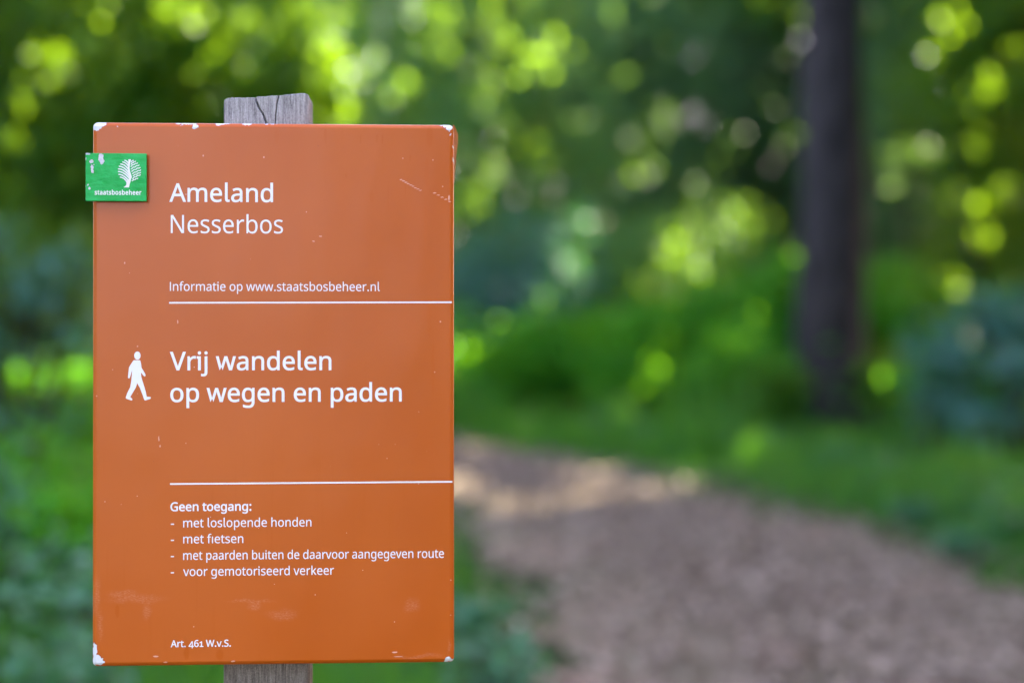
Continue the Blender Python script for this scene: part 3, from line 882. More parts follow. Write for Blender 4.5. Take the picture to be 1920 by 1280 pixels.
GLYPHS = {"-":[258,[[[32,184],[32,246],[226,246],[226,184]]]],
 ".":[215,[[[58,43],[59,57],[61,69],[66,78],[72,85],[80,90],[88,94],[97,96],[107,97],[117,96],[126,94],[135,90],[142,85],[149,78],[153,69],[156,57],[157,43],[156,30],[153,18],[149,9],[142,2],[135,-4],[126,-8],[117,-10],[107,-11],[97,-10],[88,-8],[80,-4],[72,2],[66,9],[61,18],[59,30]]]],
 "1":[400,[[[370,0],[70,0],[70,58],[185,58],[185,370],[90,318],[62,366],[200,447],[256,447],[256,58],[370,58]]]],
 "4":[459,[[[443,20],[359,20],[359,-110],[291,-110],[291,20],[17,20],[17,80],[286,466],[359,466],[359,83],[443,83]],[[291,83],[291,385],[86,83]]]],
 "6":[459,[[[44,245],[45,269],[46,294],[48,318],[51,342],[55,366],[60,389],[67,412],[75,433],[84,454],[95,474],[107,492],[121,510],[137,525],[155,539],[174,551],[196,562],[220,570],[246,576],[275,579],[306,581],[344,579],[377,573],[377,513],[344,520],[308,523],[281,522],[257,518],[235,512],[216,504],[198,494],[183,483],[169,469],[158,454],[148,437],[139,419],[132,400],[127,380],[122,359],[119,337],[116,314],[115,291],[119,291],[126,300],[133,309],[141,318],[150,326],[160,333],[170,339],[182,345],[194,350],[208,353],[223,356],[238,358],[255,358],[279,357],[302,353],[323,347],[342,338],[360,327],[375,313],[389,297],[400,279],[409,258],[416,236],[420,211],[421,184],[420,156],[415,129],[408,104],[399,82],[386,61],[372,44],[355,28],[336,15],[314,5],[291,-2],[266,-7],[239,-8],[219,-7],[199,-4],[181,1],[163,7],[146,16],[130,26],[115,39],[101,54],[88,70],[77,89],[67,110],[59,133],[52,158],[48,185],[45,214]],[[238,51],[262,53],[284,59],[303,70],[320,84],[334,102],[343,125],[349,153],[351,184],[350,210],[344,233],[336,254],[324,271],[308,285],[289,295],[267,301],[241,303],[222,302],[205,299],[189,294],[175,287],[162,279],[150,270],[140,259],[131,248],[124,236],[119,223],[116,211],[115,198],[116,185],[117,172],[120,159],[123,146],[127,133],[133,121],[139,110],[146,99],[155,88],[164,79],[174,71],[185,64],[197,59],[210,55],[223,52]]]],
 ":":[215,[[[58,43],[59,57],[61,69],[66,78],[72,85],[80,90],[88,94],[97,96],[107,97],[117,96],[126,94],[135,90],[142,85],[149,78],[153,69],[156,57],[157,43],[156,30],[153,18],[149,9],[142,2],[135,-4],[126,-8],[117,-10],[107,-11],[97,-10],[88,-8],[80,-4],[72,2],[66,9],[61,18],[59,30]],[[58,387],[59,401],[61,412],[66,422],[72,429],[80,434],[88,438],[97,440],[107,441],[117,440],[126,438],[135,434],[142,429],[149,422],[153,412],[156,401],[157,387],[156,373],[153,362],[149,352],[142,345],[135,339],[126,335],[117,333],[107,332],[97,333],[88,335],[80,339],[72,345],[66,352],[61,362],[59,373]]]],
 "A":[512,[[[437,0],[368,177],[141,177],[73,0],[0,0],[224,575],[289,575],[512,0]],[[282,415],[274,438],[263,473],[255,500],[247,468],[238,438],[230,415],[165,241],[346,241]]]],
 "G":[584,[[[326,302],[524,302],[524,22],[501,15],[478,8],[454,3],[431,-1],[406,-4],[380,-6],[352,-8],[323,-8],[294,-7],[267,-4],[241,1],[217,8],[194,17],[173,28],[145,47],[120,71],[98,98],[81,130],[71,152],[63,176],[57,202],[52,229],[50,257],[49,286],[50,316],[53,343],[58,370],[65,395],[73,419],[84,442],[104,473],[127,500],[154,524],[186,544],[208,555],[233,564],[259,571],[286,577],[315,580],[346,581],[369,580],[392,578],[415,576],[437,572],[458,567],[478,561],[498,554],[516,547],[489,484],[473,491],[457,497],[439,503],[421,508],[401,512],[382,515],[362,517],[342,517],[309,515],[278,510],[250,501],[225,489],[202,474],[181,455],[164,434],[150,409],[139,382],[131,353],[126,321],[124,286],[126,253],[130,222],[137,193],[146,166],[159,141],[175,119],[194,100],[216,84],[241,71],[270,62],[303,56],[340,55],[404,59],[452,68],[452,238],[326,238]]]],
 "I":[215,[[[143,575],[143,0],[72,0],[72,575]]]],
 "N":[609,[[[532,0],[447,0],[141,476],[138,476],[141,432],[143,378],[144,320],[144,0],[78,0],[78,573],[161,573],[467,99],[470,99],[468,137],[466,193],[464,249],[464,573],[532,573]]]],
 "S":[440,[[[403,153],[401,128],[396,106],[389,85],[378,66],[364,49],[348,35],[328,22],[307,11],[283,3],[257,-3],[228,-7],[198,-8],[137,-5],[83,4],[41,19],[41,88],[56,82],[73,76],[92,70],[113,65],[134,60],[156,57],[179,55],[201,55],[222,55],[240,57],[257,61],[273,66],[286,72],[298,79],[308,88],[316,98],[322,109],[327,120],[329,133],[330,147],[330,160],[327,173],[324,184],[318,194],[311,204],[302,213],[291,221],[277,230],[261,238],[242,247],[220,255],[196,265],[131,294],[118,302],[106,311],[95,320],[85,330],[76,340],[69,351],[63,363],[57,375],[53,389],[50,403],[49,418],[48,435],[50,457],[54,477],[61,496],[71,513],[84,528],[99,542],[116,553],[136,563],[157,571],[180,576],[205,579],[231,581],[254,580],[276,578],[297,576],[318,572],[337,567],[355,562],[372,555],[389,549],[366,487],[302,508],[284,512],[266,515],[248,517],[229,517],[212,517],[196,515],[182,511],[169,507],[158,501],[148,494],[140,486],[133,478],[128,468],[124,457],[122,446],[121,434],[122,420],[124,407],[128,396],[133,386],[140,376],[149,367],[160,359],[172,351],[187,343],[204,335],[224,327],[246,318],[270,309],[293,299],[313,289],[332,279],[348,268],[362,255],[374,242],[385,228],[392,212],[398,194],[401,175]]]],
 "V":[481,[[[481,573],[277,0],[204,0],[0,573],[75,573],[204,205],[220,160],[231,119],[241,80],[250,119],[262,161],[277,207],[405,573]]]],
 "W":[746,[[[735,573],[583,0],[510,0],[399,375],[389,410],[380,443],[373,471],[370,488],[367,471],[361,443],[352,409],[342,373],[234,0],[161,0],[10,573],[85,573],[174,223],[183,186],[190,151],[196,118],[201,87],[206,119],[213,154],[222,191],[232,227],[333,573],[407,573],[512,225],[523,187],[532,151],[538,117],[544,87],[550,129],[560,175],[572,224],[660,573]]]],
 "a":[450,[[[231,437],[268,435],[299,428],[326,418],[347,403],[364,383],[376,358],[383,328],[385,293],[385,0],[334,0],[320,61],[317,61],[307,50],[298,40],[288,30],[279,22],[268,15],[258,9],[246,3],[234,-1],[220,-4],[206,-6],[190,-8],[172,-8],[154,-7],[136,-5],[119,0],[103,6],[88,13],[75,23],[64,34],[55,48],[47,63],[41,80],[38,99],[37,119],[40,150],[50,176],[65,199],[87,219],[106,229],[127,238],[152,245],[179,251],[209,255],[243,257],[316,259],[316,285],[315,309],[310,330],[303,347],[293,359],[280,368],[265,375],[247,379],[227,380],[210,379],[194,378],[178,374],[163,370],[106,347],[84,400],[99,408],[115,414],[132,421],[151,426],[170,431],[190,434],[210,436]],[[252,208],[215,205],[184,200],[159,192],[141,182],[127,170],[118,155],[112,138],[110,119],[111,102],[115,87],[122,75],[132,66],[144,58],[157,53],[172,50],[188,49],[215,51],[238,56],[260,66],[279,79],[295,96],[306,117],[313,142],[315,172],[315,210]]]],
 "b":[493,[[[139,461],[138,410],[135,373],[139,373],[149,386],[161,398],[174,409],[189,419],[206,427],[226,432],[248,436],[272,437],[310,434],[344,423],[374,406],[401,381],[415,361],[428,338],[437,312],[444,283],[448,250],[449,215],[448,180],[444,147],[437,118],[427,91],[415,68],[400,48],[384,31],[365,17],[344,6],[322,-2],[298,-6],[272,-8],[248,-7],[226,-3],[206,2],[189,10],[174,20],[161,31],[149,42],[139,55],[133,55],[119,0],[68,0],[68,609],[139,609]],[[260,379],[238,377],[219,374],[202,369],[188,361],[175,351],[165,339],[157,325],[150,308],[145,289],[142,268],[139,244],[139,217],[139,214],[140,177],[145,144],[153,116],[165,93],[181,74],[202,61],[229,53],[261,51],[288,53],[312,61],[332,74],[348,93],[360,117],[369,145],[374,178],[376,216],[374,254],[369,287],[360,315],[348,338],[331,356],[311,368],[288,376]]]],
 "d":[493,[[[221,-8],[182,-5],[148,6],[118,23],[92,48],[78,68],[65,91],[56,117],[49,146],[45,179],[44,214],[45,249],[49,282],[56,311],[66,338],[78,361],[93,381],[119,406],[149,424],[183,434],[221,438],[238,437],[253,436],[267,433],[280,429],[292,425],[303,420],[314,413],[323,407],[332,399],[340,391],[348,383],[354,374],[359,374],[356,405],[354,438],[354,609],[425,609],[425,0],[368,0],[358,58],[354,58],[348,49],[340,40],[332,32],[323,24],[314,17],[303,11],[292,6],[279,1],[266,-3],[252,-6],[237,-7]],[[232,51],[263,53],[290,60],[311,71],[328,88],[340,109],[348,135],[354,165],[355,200],[355,213],[354,251],[349,284],[340,313],[329,336],[313,355],[291,369],[264,377],[231,379],[204,376],[181,368],[162,354],[146,334],[133,309],[124,281],[119,249],[117,213],[119,176],[124,144],[133,116],[146,93],[162,74],[181,61],[205,53]]]],
 "e":[452,[[[234,438],[261,436],[286,432],[308,424],[329,414],[348,401],[364,385],[378,367],[390,346],[399,323],[406,299],[410,272],[411,244],[411,201],[117,201],[120,167],[127,137],[139,111],[154,90],[174,74],[197,62],[224,55],[254,52],[274,53],[293,54],[310,56],[327,60],[392,82],[392,20],[376,13],[359,8],[343,3],[327,-1],[310,-4],[292,-6],[272,-8],[251,-8],[221,-6],[194,-2],[167,6],[143,17],[121,31],[101,48],[85,68],[70,91],[59,117],[51,146],[46,177],[44,212],[46,246],[50,277],[57,306],[68,333],[81,357],[96,378],[114,395],[134,411],[157,423],[181,431],[207,436]],[[233,380],[209,378],[188,372],[170,362],[154,348],[140,330],[130,309],[123,285],[119,257],[338,257],[337,275],[335,292],[331,307],[326,322],[320,334],[312,346],[303,356],[292,364],[280,371],[266,376],[251,379]]]],
 "f":[276,[[[266,375],[158,375],[158,0],[87,0],[87,375],[12,375],[12,408],[87,432],[87,457],[88,483],[92,507],[97,528],[104,547],[113,563],[124,577],[137,588],[152,597],[168,604],[186,609],[206,612],[227,613],[274,609],[310,599],[292,544],[262,552],[228,556],[211,554],[197,550],[185,542],[175,532],[168,519],[162,502],[159,481],[158,458],[158,430],[266,430]]]],
 "g":[493,[[[221,438],[241,437],[261,434],[280,429],[297,422],[314,413],[329,402],[343,388],[355,373],[359,373],[369,430],[425,430],[425,-7],[424,-36],[420,-63],[413,-88],[404,-109],[392,-129],[378,-146],[361,-160],[341,-172],[318,-181],[293,-187],[264,-191],[233,-192],[210,-192],[188,-191],[167,-189],[147,-186],[128,-182],[110,-177],[94,-172],[78,-165],[78,-100],[94,-108],[111,-114],[129,-120],[149,-125],[170,-129],[191,-132],[214,-133],[237,-134],[263,-132],[286,-126],[306,-116],[324,-101],[337,-84],[347,-63],[353,-39],[355,-13],[355,4],[356,32],[358,57],[354,57],[343,42],[329,28],[315,17],[299,8],[281,1],[263,-4],[243,-7],[221,-8],[182,-4],[147,7],[117,25],[91,51],[77,71],[65,95],[56,121],[49,149],[45,180],[44,214],[45,247],[49,278],[56,306],[65,332],[77,356],[91,377],[117,404],[147,423],[181,434]],[[230,379],[213,377],[197,374],[182,368],[169,359],[157,349],[147,336],[138,320],[130,303],[125,284],[120,262],[118,239],[117,213],[119,176],[124,143],[134,115],[146,92],[163,73],[182,60],[205,52],[232,50],[248,50],[262,52],[276,54],[288,58],[299,63],[309,69],[318,76],[326,85],[334,94],[340,105],[345,117],[349,131],[352,145],[354,161],[356,179],[356,197],[356,214],[355,242],[353,267],[349,289],[343,309],[335,326],[326,340],[315,352],[302,362],[287,369],[270,374],[251,377]]]],
 "h":[496,[[[139,431],[138,399],[135,370],[140,370],[147,381],[155,391],[164,400],[174,407],[185,414],[196,420],[208,425],[221,429],[233,433],[247,435],[260,437],[273,437],[298,436],[321,433],[342,428],[360,421],[377,411],[391,400],[403,386],[413,370],[421,351],[426,330],[430,306],[431,280],[431,0],[361,0],[361,275],[359,299],[355,321],[348,338],[338,353],[324,364],[308,372],[288,377],[265,379],[242,377],[222,374],[204,368],[189,360],[177,350],[166,338],[157,324],[150,308],[145,289],[142,269],[139,246],[139,222],[139,0],[68,0],[68,609],[139,609]]]],
 "i":[207,[[[139,430],[139,0],[68,0],[68,370],[26,370],[26,430]],[[104,591],[112,590],[119,588],[126,585],[133,580],[138,574],[142,566],[144,557],[145,546],[144,536],[142,526],[138,519],[133,512],[126,508],[119,504],[112,502],[104,501],[96,502],[88,504],[81,508],[75,512],[69,519],[66,526],[63,536],[63,546],[63,557],[66,566],[69,574],[75,580],[81,585],[88,588],[96,590]]]],
 "j":[207,[[[18,-192],[-18,-190],[-44,-183],[-44,-126],[-19,-132],[9,-134],[21,-133],[32,-130],[42,-126],[51,-120],[59,-111],[64,-100],[67,-85],[68,-67],[68,430],[139,430],[139,-64],[138,-84],[136,-101],[132,-118],[126,-133],[119,-147],[110,-159],[99,-169],[87,-177],[72,-184],[56,-189],[38,-192]],[[63,546],[63,557],[66,566],[69,574],[75,580],[81,585],[88,588],[96,590],[104,591],[112,590],[119,588],[126,585],[133,580],[138,574],[142,566],[144,557],[145,546],[144,536],[142,526],[138,519],[133,512],[126,508],[119,504],[112,502],[104,501],[96,502],[88,504],[81,508],[75,512],[69,519],[66,526],[63,536]]]],
 "k":[428,[[[138,291],[137,257],[135,221],[138,221],[152,240],[172,264],[189,285],[326,430],[409,430],[235,246],[421,0],[336,0],[187,200],[138,158],[138,0],[68,0],[68,609],[138,609]]]],
 "l":[232,[[[139,112],[141,82],[150,64],[168,58],[205,58],[205,0],[152,0],[116,6],[88,28],[72,64],[68,112],[68,609],[139,609]]]],
 "m":[750,[[[540,438],[574,436],[603,429],[628,417],[649,401],[665,379],[676,352],[683,319],[685,280],[685,0],[615,0],[615,277],[614,300],[610,321],[603,338],[594,353],[582,364],[567,372],[549,377],[528,379],[499,376],[474,369],[454,358],[438,342],[426,322],[418,298],[413,270],[411,237],[411,0],[342,0],[342,277],[341,293],[339,308],[336,321],[332,333],[327,344],[320,353],[312,361],[303,367],[293,372],[281,376],[268,378],[253,379],[233,377],[215,374],[199,368],[185,360],[174,350],[164,338],[156,324],[150,308],[145,290],[141,269],[139,247],[139,223],[139,0],[68,0],[68,430],[125,430],[136,371],[140,371],[147,382],[155,392],[163,401],[173,409],[183,416],[194,422],[205,427],[217,431],[229,434],[241,436],[254,437],[266,438],[290,437],[312,433],[332,428],[349,420],[365,410],[378,398],[389,383],[398,366],[402,366],[414,383],[427,398],[443,410],[461,420],[480,428],[499,433],[519,437]]]],
 "n":[496,[[[275,438],[311,436],[343,429],[369,417],[391,401],[409,379],[421,352],[428,319],[431,280],[431,0],[361,0],[361,275],[359,299],[355,321],[348,338],[338,353],[324,364],[308,372],[288,377],[265,379],[232,376],[204,368],[182,356],[166,338],[154,316],[146,289],[140,258],[139,223],[139,0],[68,0],[68,430],[125,430],[136,371],[140,371],[147,382],[156,392],[165,401],[175,409],[186,416],[198,422],[210,427],[222,431],[235,434],[248,436],[262,437]]]],
 "o":[485,[[[442,216],[441,190],[438,165],[434,142],[428,121],[420,101],[411,82],[400,66],[388,51],[374,37],[359,25],[342,15],[324,7],[305,0],[285,-4],[264,-7],[241,-8],[221,-7],[200,-4],[181,0],[163,7],[145,15],[129,25],[114,37],[100,51],[88,66],[77,82],[67,101],[59,121],[52,142],[48,165],[45,190],[44,216],[46,250],[50,282],[58,310],[68,336],[81,360],[97,380],[116,397],[137,412],[161,423],[186,431],[214,436],[244,438],[272,436],[299,431],[324,423],[347,412],[368,397],[387,380],[403,360],[417,336],[428,310],[436,282],[440,250]],[[117,216],[118,191],[120,169],[125,147],[130,128],[138,110],[147,95],[159,82],[172,71],[187,62],[203,56],[222,52],[243,51],[264,52],[282,56],[299,62],[314,71],[327,82],[339,95],[348,110],[356,128],[361,147],[366,169],[368,191],[369,216],[368,240],[365,263],[361,284],[355,303],[348,320],[338,335],[327,348],[314,359],[299,367],[282,374],[263,377],[242,379],[212,376],[185,368],[164,354],[147,335],[134,311],[124,284],[119,252]]]],
 "p":[493,[[[273,438],[310,434],[344,424],[374,407],[401,383],[415,363],[428,339],[437,313],[444,284],[448,251],[449,216],[448,181],[444,148],[437,119],[427,93],[415,69],[401,49],[384,31],[365,17],[345,6],[322,-2],[298,-6],[272,-8],[256,-7],[241,-6],[227,-3],[213,1],[201,6],[190,11],[179,17],[170,24],[139,55],[134,55],[137,20],[139,-16],[139,-192],[68,-192],[68,430],[126,430],[136,371],[139,371],[145,380],[153,389],[161,397],[170,405],[179,412],[189,419],[201,424],[213,429],[226,433],[240,436],[256,437]],[[260,379],[239,377],[221,374],[204,369],[190,362],[178,353],[167,342],[158,328],[152,313],[146,295],[142,275],[140,254],[139,229],[139,216],[139,190],[142,167],[145,145],[150,126],[157,109],[165,93],[176,80],[188,70],[203,61],[220,55],[239,52],[261,51],[280,52],[297,56],[312,63],[326,72],[338,84],[348,98],[357,113],[364,131],[369,150],[373,171],[375,193],[376,217],[374,252],[369,283],[360,310],[348,334],[331,354],[311,367],[288,376]]]],
 "r":[331,[[[269,438],[295,437],[319,433],[310,368],[287,372],[264,374],[252,373],[240,371],[228,368],[217,363],[206,358],[195,351],[186,343],[176,334],[168,324],[161,313],[154,301],[149,289],[144,275],[141,261],[139,245],[139,229],[139,0],[68,0],[68,430],[126,430],[134,351],[137,351],[144,363],[152,374],[161,385],[170,395],[180,404],[191,413],[202,420],[214,426],[227,431],[240,435],[254,437]]]],
 "s":[384,[[[348,119],[347,99],[343,80],[336,64],[327,49],[316,36],[302,24],[286,14],[268,6],[248,0],[226,-4],[202,-7],[176,-8],[155,-8],[135,-6],[116,-4],[99,-1],[83,3],[68,8],[55,13],[42,19],[42,83],[104,60],[122,55],[141,52],[159,50],[178,49],[203,50],[224,53],[242,59],[256,66],[266,76],[274,86],[278,99],[280,112],[279,120],[278,128],[275,135],[271,141],[266,148],[259,154],[250,160],[239,167],[174,196],[103,228],[89,236],[76,245],[66,255],[57,266],[50,278],[45,292],[42,307],[41,324],[44,350],[52,372],[66,392],[85,408],[109,421],[137,430],[168,436],[202,438],[221,437],[240,436],[258,434],[275,430],[292,426],[308,421],[324,415],[339,409],[315,353],[258,372],[243,376],[228,378],[213,380],[197,380],[177,379],[159,377],[144,372],[131,366],[121,358],[114,350],[110,339],[108,328],[109,319],[111,312],[114,304],[119,298],[125,292],[133,286],[142,280],[154,274],[219,246],[289,215],[302,206],[314,197],[324,187],[333,176],[339,164],[344,150],[347,135]]]],
 "t":[289,[[[212,50],[245,53],[272,59],[272,5],[240,-4],[200,-8],[183,-7],[167,-5],[152,-1],[138,4],[124,11],[112,20],[101,31],[91,44],[84,60],[78,79],[75,100],[74,125],[74,375],[13,375],[13,409],[75,437],[103,528],[144,528],[144,430],[269,430],[269,375],[144,375],[144,127],[146,108],[149,93],[155,79],[163,69],[173,60],[185,54],[198,51]]]],
 "u":[496,[[[427,430],[427,0],[370,0],[359,57],[356,57],[349,46],[340,36],[331,28],[321,20],[310,13],[298,8],[286,3],[273,-1],[260,-4],[247,-6],[234,-8],[220,-8],[195,-7],[173,-4],[152,1],[134,8],[117,18],[103,29],[91,43],[81,59],[73,78],[68,99],[64,122],[63,148],[63,430],[135,430],[135,153],[136,129],[141,108],[148,91],[158,76],[171,65],[188,57],[207,52],[230,51],[253,52],[273,55],[291,61],[306,69],[319,79],[330,91],[338,105],[345,121],[350,140],[354,160],[356,182],[357,206],[357,430]]]],
 "v":[407,[[[163,0],[0,430],[75,430],[167,176],[180,137],[193,96],[201,63],[204,63],[214,96],[227,138],[241,176],[332,430],[407,430],[244,0]]]],
 "w":[630,[[[346,243],[336,276],[328,308],[321,335],[316,357],[313,357],[308,335],[302,307],[294,275],[284,242],[207,1],[127,1],[9,431],[82,431],[141,201],[153,154],[163,109],[169,73],[172,73],[178,97],[185,128],[193,160],[201,188],[277,431],[354,431],[428,188],[440,149],[451,109],[457,74],[460,74],[466,108],[477,153],[489,201],[549,431],[621,431],[502,1],[419,1]]]],
 "\u0131":[207,[[[139,0],[68,0],[68,430],[139,430]]]]}

def text_loops(s, bold, x0, x1, z, cap, track=0.0):
    """Outlines of a line of lettering whose ink runs from x0 to x1, on baseline z, capitals 'cap' high."""
    pen, out = 0.0, []
    for ch in s:
        if ch == " ":
            pen += 205
            continue
        adv, loops = GLYPHS[ch]
        out.append([offset_loop(lp, -575.0 * bold) + np.array([pen, 0.0]) for lp in loops])
        pen += adv + track
    allp = np.concatenate([P for g in out for P in g])
    a, b = allp[:, 0].min(), allp[:, 0].max()
    sx, sy = (x1 - x0) / (b - a), cap / 575.0
    return [[np.stack([(P[:, 0] - a) * sx + x0, P[:, 1] * sy + z], 1) for P in g] for g in out]

INK_Y = -0.00012
def letters(glyphs, name):
    """One flat mesh of a whole line, each letter filled on its own."""
    import bmesh
    bm = bmesh.new()
    for g in glyphs:
        bm.from_mesh(fill(g, name))
    me = bpy.data.meshes.new(name)
    bm.to_mesh(me)
    bm.free()
    return me
def lettering(s, bold, l, r, base, cap, mat=None, parent=None, y=INK_Y, name="lettering", track=0.0, label=None):
    (x0, z0), (x1, z1) = S(l, base), S(r, base)
    loops = text_loops(s, bold, x0, x1, z0, cap * PX, track)
    o = sign_part(name, letters(loops, name), mat or M_INK, parent, (0, y, 0))
    if label:
        o["label"] = label
    return o

lettering("Ameland", 0.014, 317.5, 512.0, 378.0, 34.0, label="bold place name reading Ameland")
lettering("Nesserbos", -0.001, 320.3, 530.5, 437.0, 34.2, label="light wood name reading Nesserbos")
lettering("Informatie op www.staatsbosbeheer.nl", 0.002, 318.6, 712.0, 545.2, 16.8, label="small line with the web address")
lettering("Vrij wandelen", 0.016, 318.4, 621.4, 693.6, 34.0, label="bold line reading Vrij wandelen")
lettering("op wegen en paden", 0.016, 319.3, 753.3, 753.0, 34.0, label="bold line reading op wegen en paden")
lettering("Geen toegang:", 0.026, 319.6, 471.3, 957.4, 16.0, label="bold small heading reading Geen toegang")
for s, r, base, dash in (("met loslopende honden", 583.9, 987.9, 982.0), ("met f\u0131etsen", 456.2, 1018.0, 1012.2),
                         ("met paarden buiten de daarvoor aangegeven route", 832.3, 1048.8, 1042.6), ("voor gemotoriseerd verkeer", 626.2, 1079.0, 1072.9)):
    (xa, za), (xb, zb) = S(320.3, dash - 1.0), S(326.3, dash + 1.1)
    o = lettering(s, 0.004, 343.5, r, base, 16.6, label="small list line reading " + s.replace("\u0131", "i"))
    dm = fill([[(xa, za), (xb, za), (xb, zb), (xa, zb)]], "lettering")
    dm.materials.append(M_INK)
    sign_part("dash", dm, None, None, (0, INK_Y, 0))
lettering("Art. 461 W.v.S.", 0.022, 320.0, 432.8, 1212.2, 12.6, label="small bold line reading Art. 461 W.v.S.")
for (ax, ay, bx, by) in ((317.2, 567.6, 847.3, 566.6), (318.8, 906.8, 848.2, 902.6)):
    p = [S(ax, ay - 1.45), S(bx, by - 1.45), S(bx, by + 1.45), S(ax, ay + 1.45)]
    sign_part("ruled_line", fill([p], "ruled_line"), M_INK, None, (0, INK_Y, 0))

# -- walking figure ------------------------------------------------------
def W_(x, y):
    return S(200 + x / 9.14, 630 + y / 9.14)
body = [(460,415),(470,412),(566,412),(576,418),(588,460),(598,540),(625,585),(655,635),(666,662),(665,678),(656,689),(644,688),(620,662),(592,622),
        (590,650),(593,692),(615,770),(650,880),(672,960),(686,1036),(748,1040),(758,1050),(757,1065),(738,1078),(662,1100),(652,1098),(640,1080),(618,1010),(570,885),(523,803),
        (500,880),(440,980),(405,1040),(440,1076),(440,1090),(430,1100),(415,1098),(335,1070),(326,1055),(330,1040),(350,980),(405,870),(420,780),(430,690),(437,580),
        (425,620),(414,660),(398,710),(388,720),(374,720),(364,712),(366,690),(370,650),(383,540),(388,526),(410,490)]
head = [(527 + 55 * math.cos(a), 333 + 70 * math.sin(a)) for a in np.linspace(0, 2 * math.pi, 28, endpoint=False)]
sign_part("walking_figure", fill([[W_(*p) for p in body], [W_(*p) for p in head]], "walking_figure"), M_INK, None, (0, INK_Y, 0))

# -- green plate -----------------------------------------------------------
(gx0, gz0), (gx1, gz1) = S(163.6, 289.0), S(277.2, 379.0)
PLATE_T = 0.0032
pm = tray(gx1 - gx0, gz0 - gz1, PLATE_T, 0.0005, 0.0006, 3, 3)
pm.transform(Matrix.Translation(((gx0 + gx1) / 2, -PLATE_T - 0.0036, (gz0 + gz1) / 2)))
plate = sign_part("green_plate", pm, M_PLATE)
plate["label"] = "chipped green enamel plate overlapping the panel's left edge"
def G_(x, y):
    return S(150 + x / 10.664, 270 + y / 10.664)
def ribbon(pts, w0, w1=None, n=14, wave=0.0, waves=3.5):
    """Outline of a brush stroke along a quadratic curve through three points."""
    w1 = w1 or w0
    a, b, c = (np.array(p, float) for p in pts)
    t = np.linspace(0, 1, n)[:, None]
    P = (1 - t) ** 2 * a + 2 * t * (1 - t) * b + t * t * c
    d = np.gradient(P, axis=0)
    nrm = np.stack([-d[:, 1], d[:, 0]], 1) / np.hypot(d[:, 0], d[:, 1])[:, None]
    P = P + nrm * (wave * np.sin(t * waves * 2 * math.pi))
    d = np.gradient(P, axis=0)
    nrm = np.stack([-d[:, 1], d[:, 0]], 1) / np.hypot(d[:, 0], d[:, 1])[:, None]
    w = (w0 + (w1 - w0) * t) / 2
    return [G_(*p) for p in np.concatenate([P + nrm * w, (P - nrm * w)[::-1]])]
trunk = [(1000,328),(1048,328),(1042,370),(1030,430),(1022,500),(1034,570),(1058,640),(1069,680),(1054,715),(1042,770),(1022,830),(1012,886),(900,886),(938,862),(960,832),(962,795),(940,755),
         (965,760),(1000,740),(1010,690),(1000,620),(990,540),(990,450),(1002,390)]
emblem = [[G_(*p) for p in trunk]]
left = [((922,348),(985,362),(1012,430)), ((880,380),(962,392),(1010,480)), ((838,422),(938,428),(1008,540)), ((810,468),(912,466),(1010,600)), ((793,520),(905,512),(1014,655)),
        ((792,573),(900,565),(1018,705)), ((803,628),(905,626),(1010,765)), ((830,682),(925,690),(985,800))]
right = [((1052,378),(1075,362),(1102,346)), ((1046,428),(1092,392),(1148,362)), ((1042,472),(1112,425),(1188,398)), ((1048,522),(1130,470),(1218,442)), ((1058,568),(1145,520),(1240,490)),
         ((1072,612),(1155,575),(1250,538)), ((1086,655),(1160,620),(1250,588)), ((1076,712),(1150,665),(1242,636)), ((1066,752),(1135,730),(1192,700))]
E_Y = -PLATE_T - 0.00375
em_parts = [fill(emblem, "tree_emblem")] + [fill([ribbon(q, 21, 27)], "stripe") for q in left] + [fill([ribbon(q, 17, 17, 40, 6.0, 2.6)], "stripe") for q in right]
import bmesh
bm = bmesh.new()
for i, e in enumerate(em_parts):
    e.transform(Matrix.Translation((0, -0.00001 * i, 0)))
    bm.from_mesh(e)
em = bpy.data.meshes.new("tree_emblem")
bm.to_mesh(em)
bm.free()
eo = link("tree_emblem", em, M_INK, plate)
eo.location = (0, E_Y, 0)
(x0, z0), (x1, z1) = S(180.8, 366.4), S(268.0, 366.4)
to = link("lettering", letters(text_loops("staatsbosbeheer", 0.040, x0, x1, z0, 8.3 * PX, 40), "lettering"), M_INK, plate)
to.location = (0, E_Y, 0)

# -- wooden post -------------------------------------------------------------
(pxl, _), (pxr, _) = S(419.0, 205), S(587.6, 205)
POST_Y, POST_D, POST_R = PANEL_D + 0.0015, 0.042, 0.0045
kx = (1.3065 + POST_Y) / 1.3065                    # the post stands behind the panel's face
def PT(px, py):
    d = _tilt @ Vector(((px - 960.0) / F, 1.0, (640.0 - py) / F))
    o = Vector((0, 0, CAM_H))
    a, b = SIGN_INV @ o, SIGN_INV.to_3x3() @ d
    p = a + b * ((POST_Y - a.y) / b.y)
    return (p.x, p.z)
prof = [PT(*p) for p in ((418.6, 193), (420.5, 187.5), (424.5, 184.6), (440, 183.6), (455, 184.0), (475, 183.2), (488, 181.6), (490, 182.2), (505, 180.6), (522, 179.6), (524, 180.4), (540, 178.4), (556, 177.0),
                                 (568, 175.8), (574, 175.9), (578.6, 178.6), (580.5, 184.0))]
px0, px1 = prof[0][0], prof[-1][0]
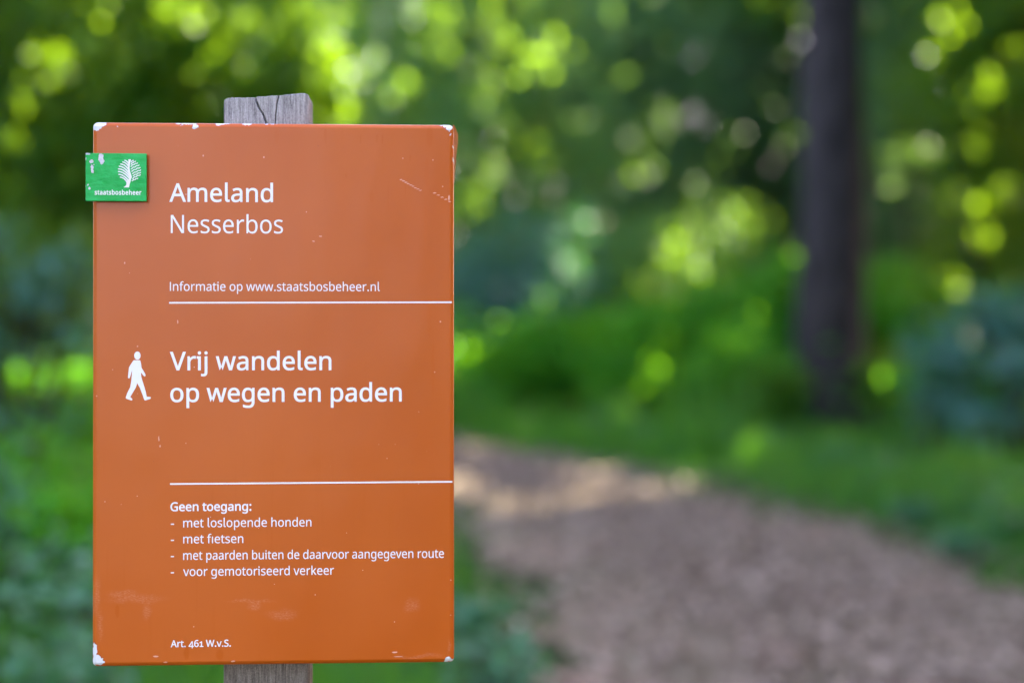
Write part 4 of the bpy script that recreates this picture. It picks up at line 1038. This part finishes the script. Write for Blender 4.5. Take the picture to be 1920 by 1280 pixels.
crack = [[PT(*p) for p in ((478.2, 178), (480.0, 188), (482.5, 195), (486, 203.8), (492.5, 212.5), (496, 221), (499, 232), (503, 250))],
         [PT(*p) for p in ((523.6, 174), (522.0, 184), (519.3, 193), (518, 205), (516.6, 216), (516, 236), (515, 260))]]
def post_mesh():
    rng = np.random.default_rng(3)
    NX = 190
    xs = np.linspace(px0 + POST_R, px1 - POST_R, NX)
    per = [(x, POST_Y) for x in xs]
    cn = [(px1 - POST_R, POST_Y + POST_R, -90), (px1 - POST_R, POST_Y + POST_D - POST_R, 0), (px0 + POST_R, POST_Y + POST_D - POST_R, 90), (px0 + POST_R, POST_Y + POST_R, 180)]
    for (cx, cy, a0) in cn:
        ks = range(1, 6) if a0 == -90 else (range(0, 5) if a0 == 180 else range(0, 6))
        for k in ks:
            a = R(a0 + 18 * k)
            per.append((cx + POST_R * math.cos(a), cy + POST_R * math.sin(a)))
    per = np.array(per)
    n = len(per)
    px_, pz_ = np.array(prof).T
    top = np.interp(per[:, 0], px_, pz_) + 0.00022 * rng.standard_normal(n)
    zt = top.mean()
    levels = np.concatenate([np.linspace(0, 0.028, 56), [0.05, 0.25, 0.44, 0.46, 0.48, 0.52, 0.7]])
    zbot = -(_centre.z) - 0.25
    V = []
    for lv in levels:
        z = top - lv if lv < 0.6 else np.full(n, zbot)
        y = per[:, 1].copy()
        x = per[:, 0].copy()
        for ci, (line, hw, dep) in enumerate(zip(crack, (0.00075, 0.0004), (0.006, 0.004))):
            L = np.array(line)[::-1]
            cx = np.interp(z, L[:, 1], L[:, 0]) + 0.0002 * np.sin(z * 2600 + ci)
            if lv < 0.04:
                front = np.abs(per[:, 1] - POST_Y) < 1e-6
                d = np.abs(x - cx) / hw
                y = y + np.where(front, dep * np.clip(1.25 - d, 0, 1), 0)
        V.append(np.stack([x, y, z], 1))
    V = np.concatenate(V)
    Q = []
    for i in range(len(levels) - 1):
        j = np.arange(n)
        k = (j + 1) % n
        Q.append(np.stack([(i + 1) * n + j, (i + 1) * n + k, i * n + k, i * n + j], 1))
    return mesh_np("post", V, [np.concatenate(Q), np.arange(n)[None, :]])
post = sign_part("post", post_mesh(), M_POST)
post["label"] = "weathered grey wooden post with a cracked top"
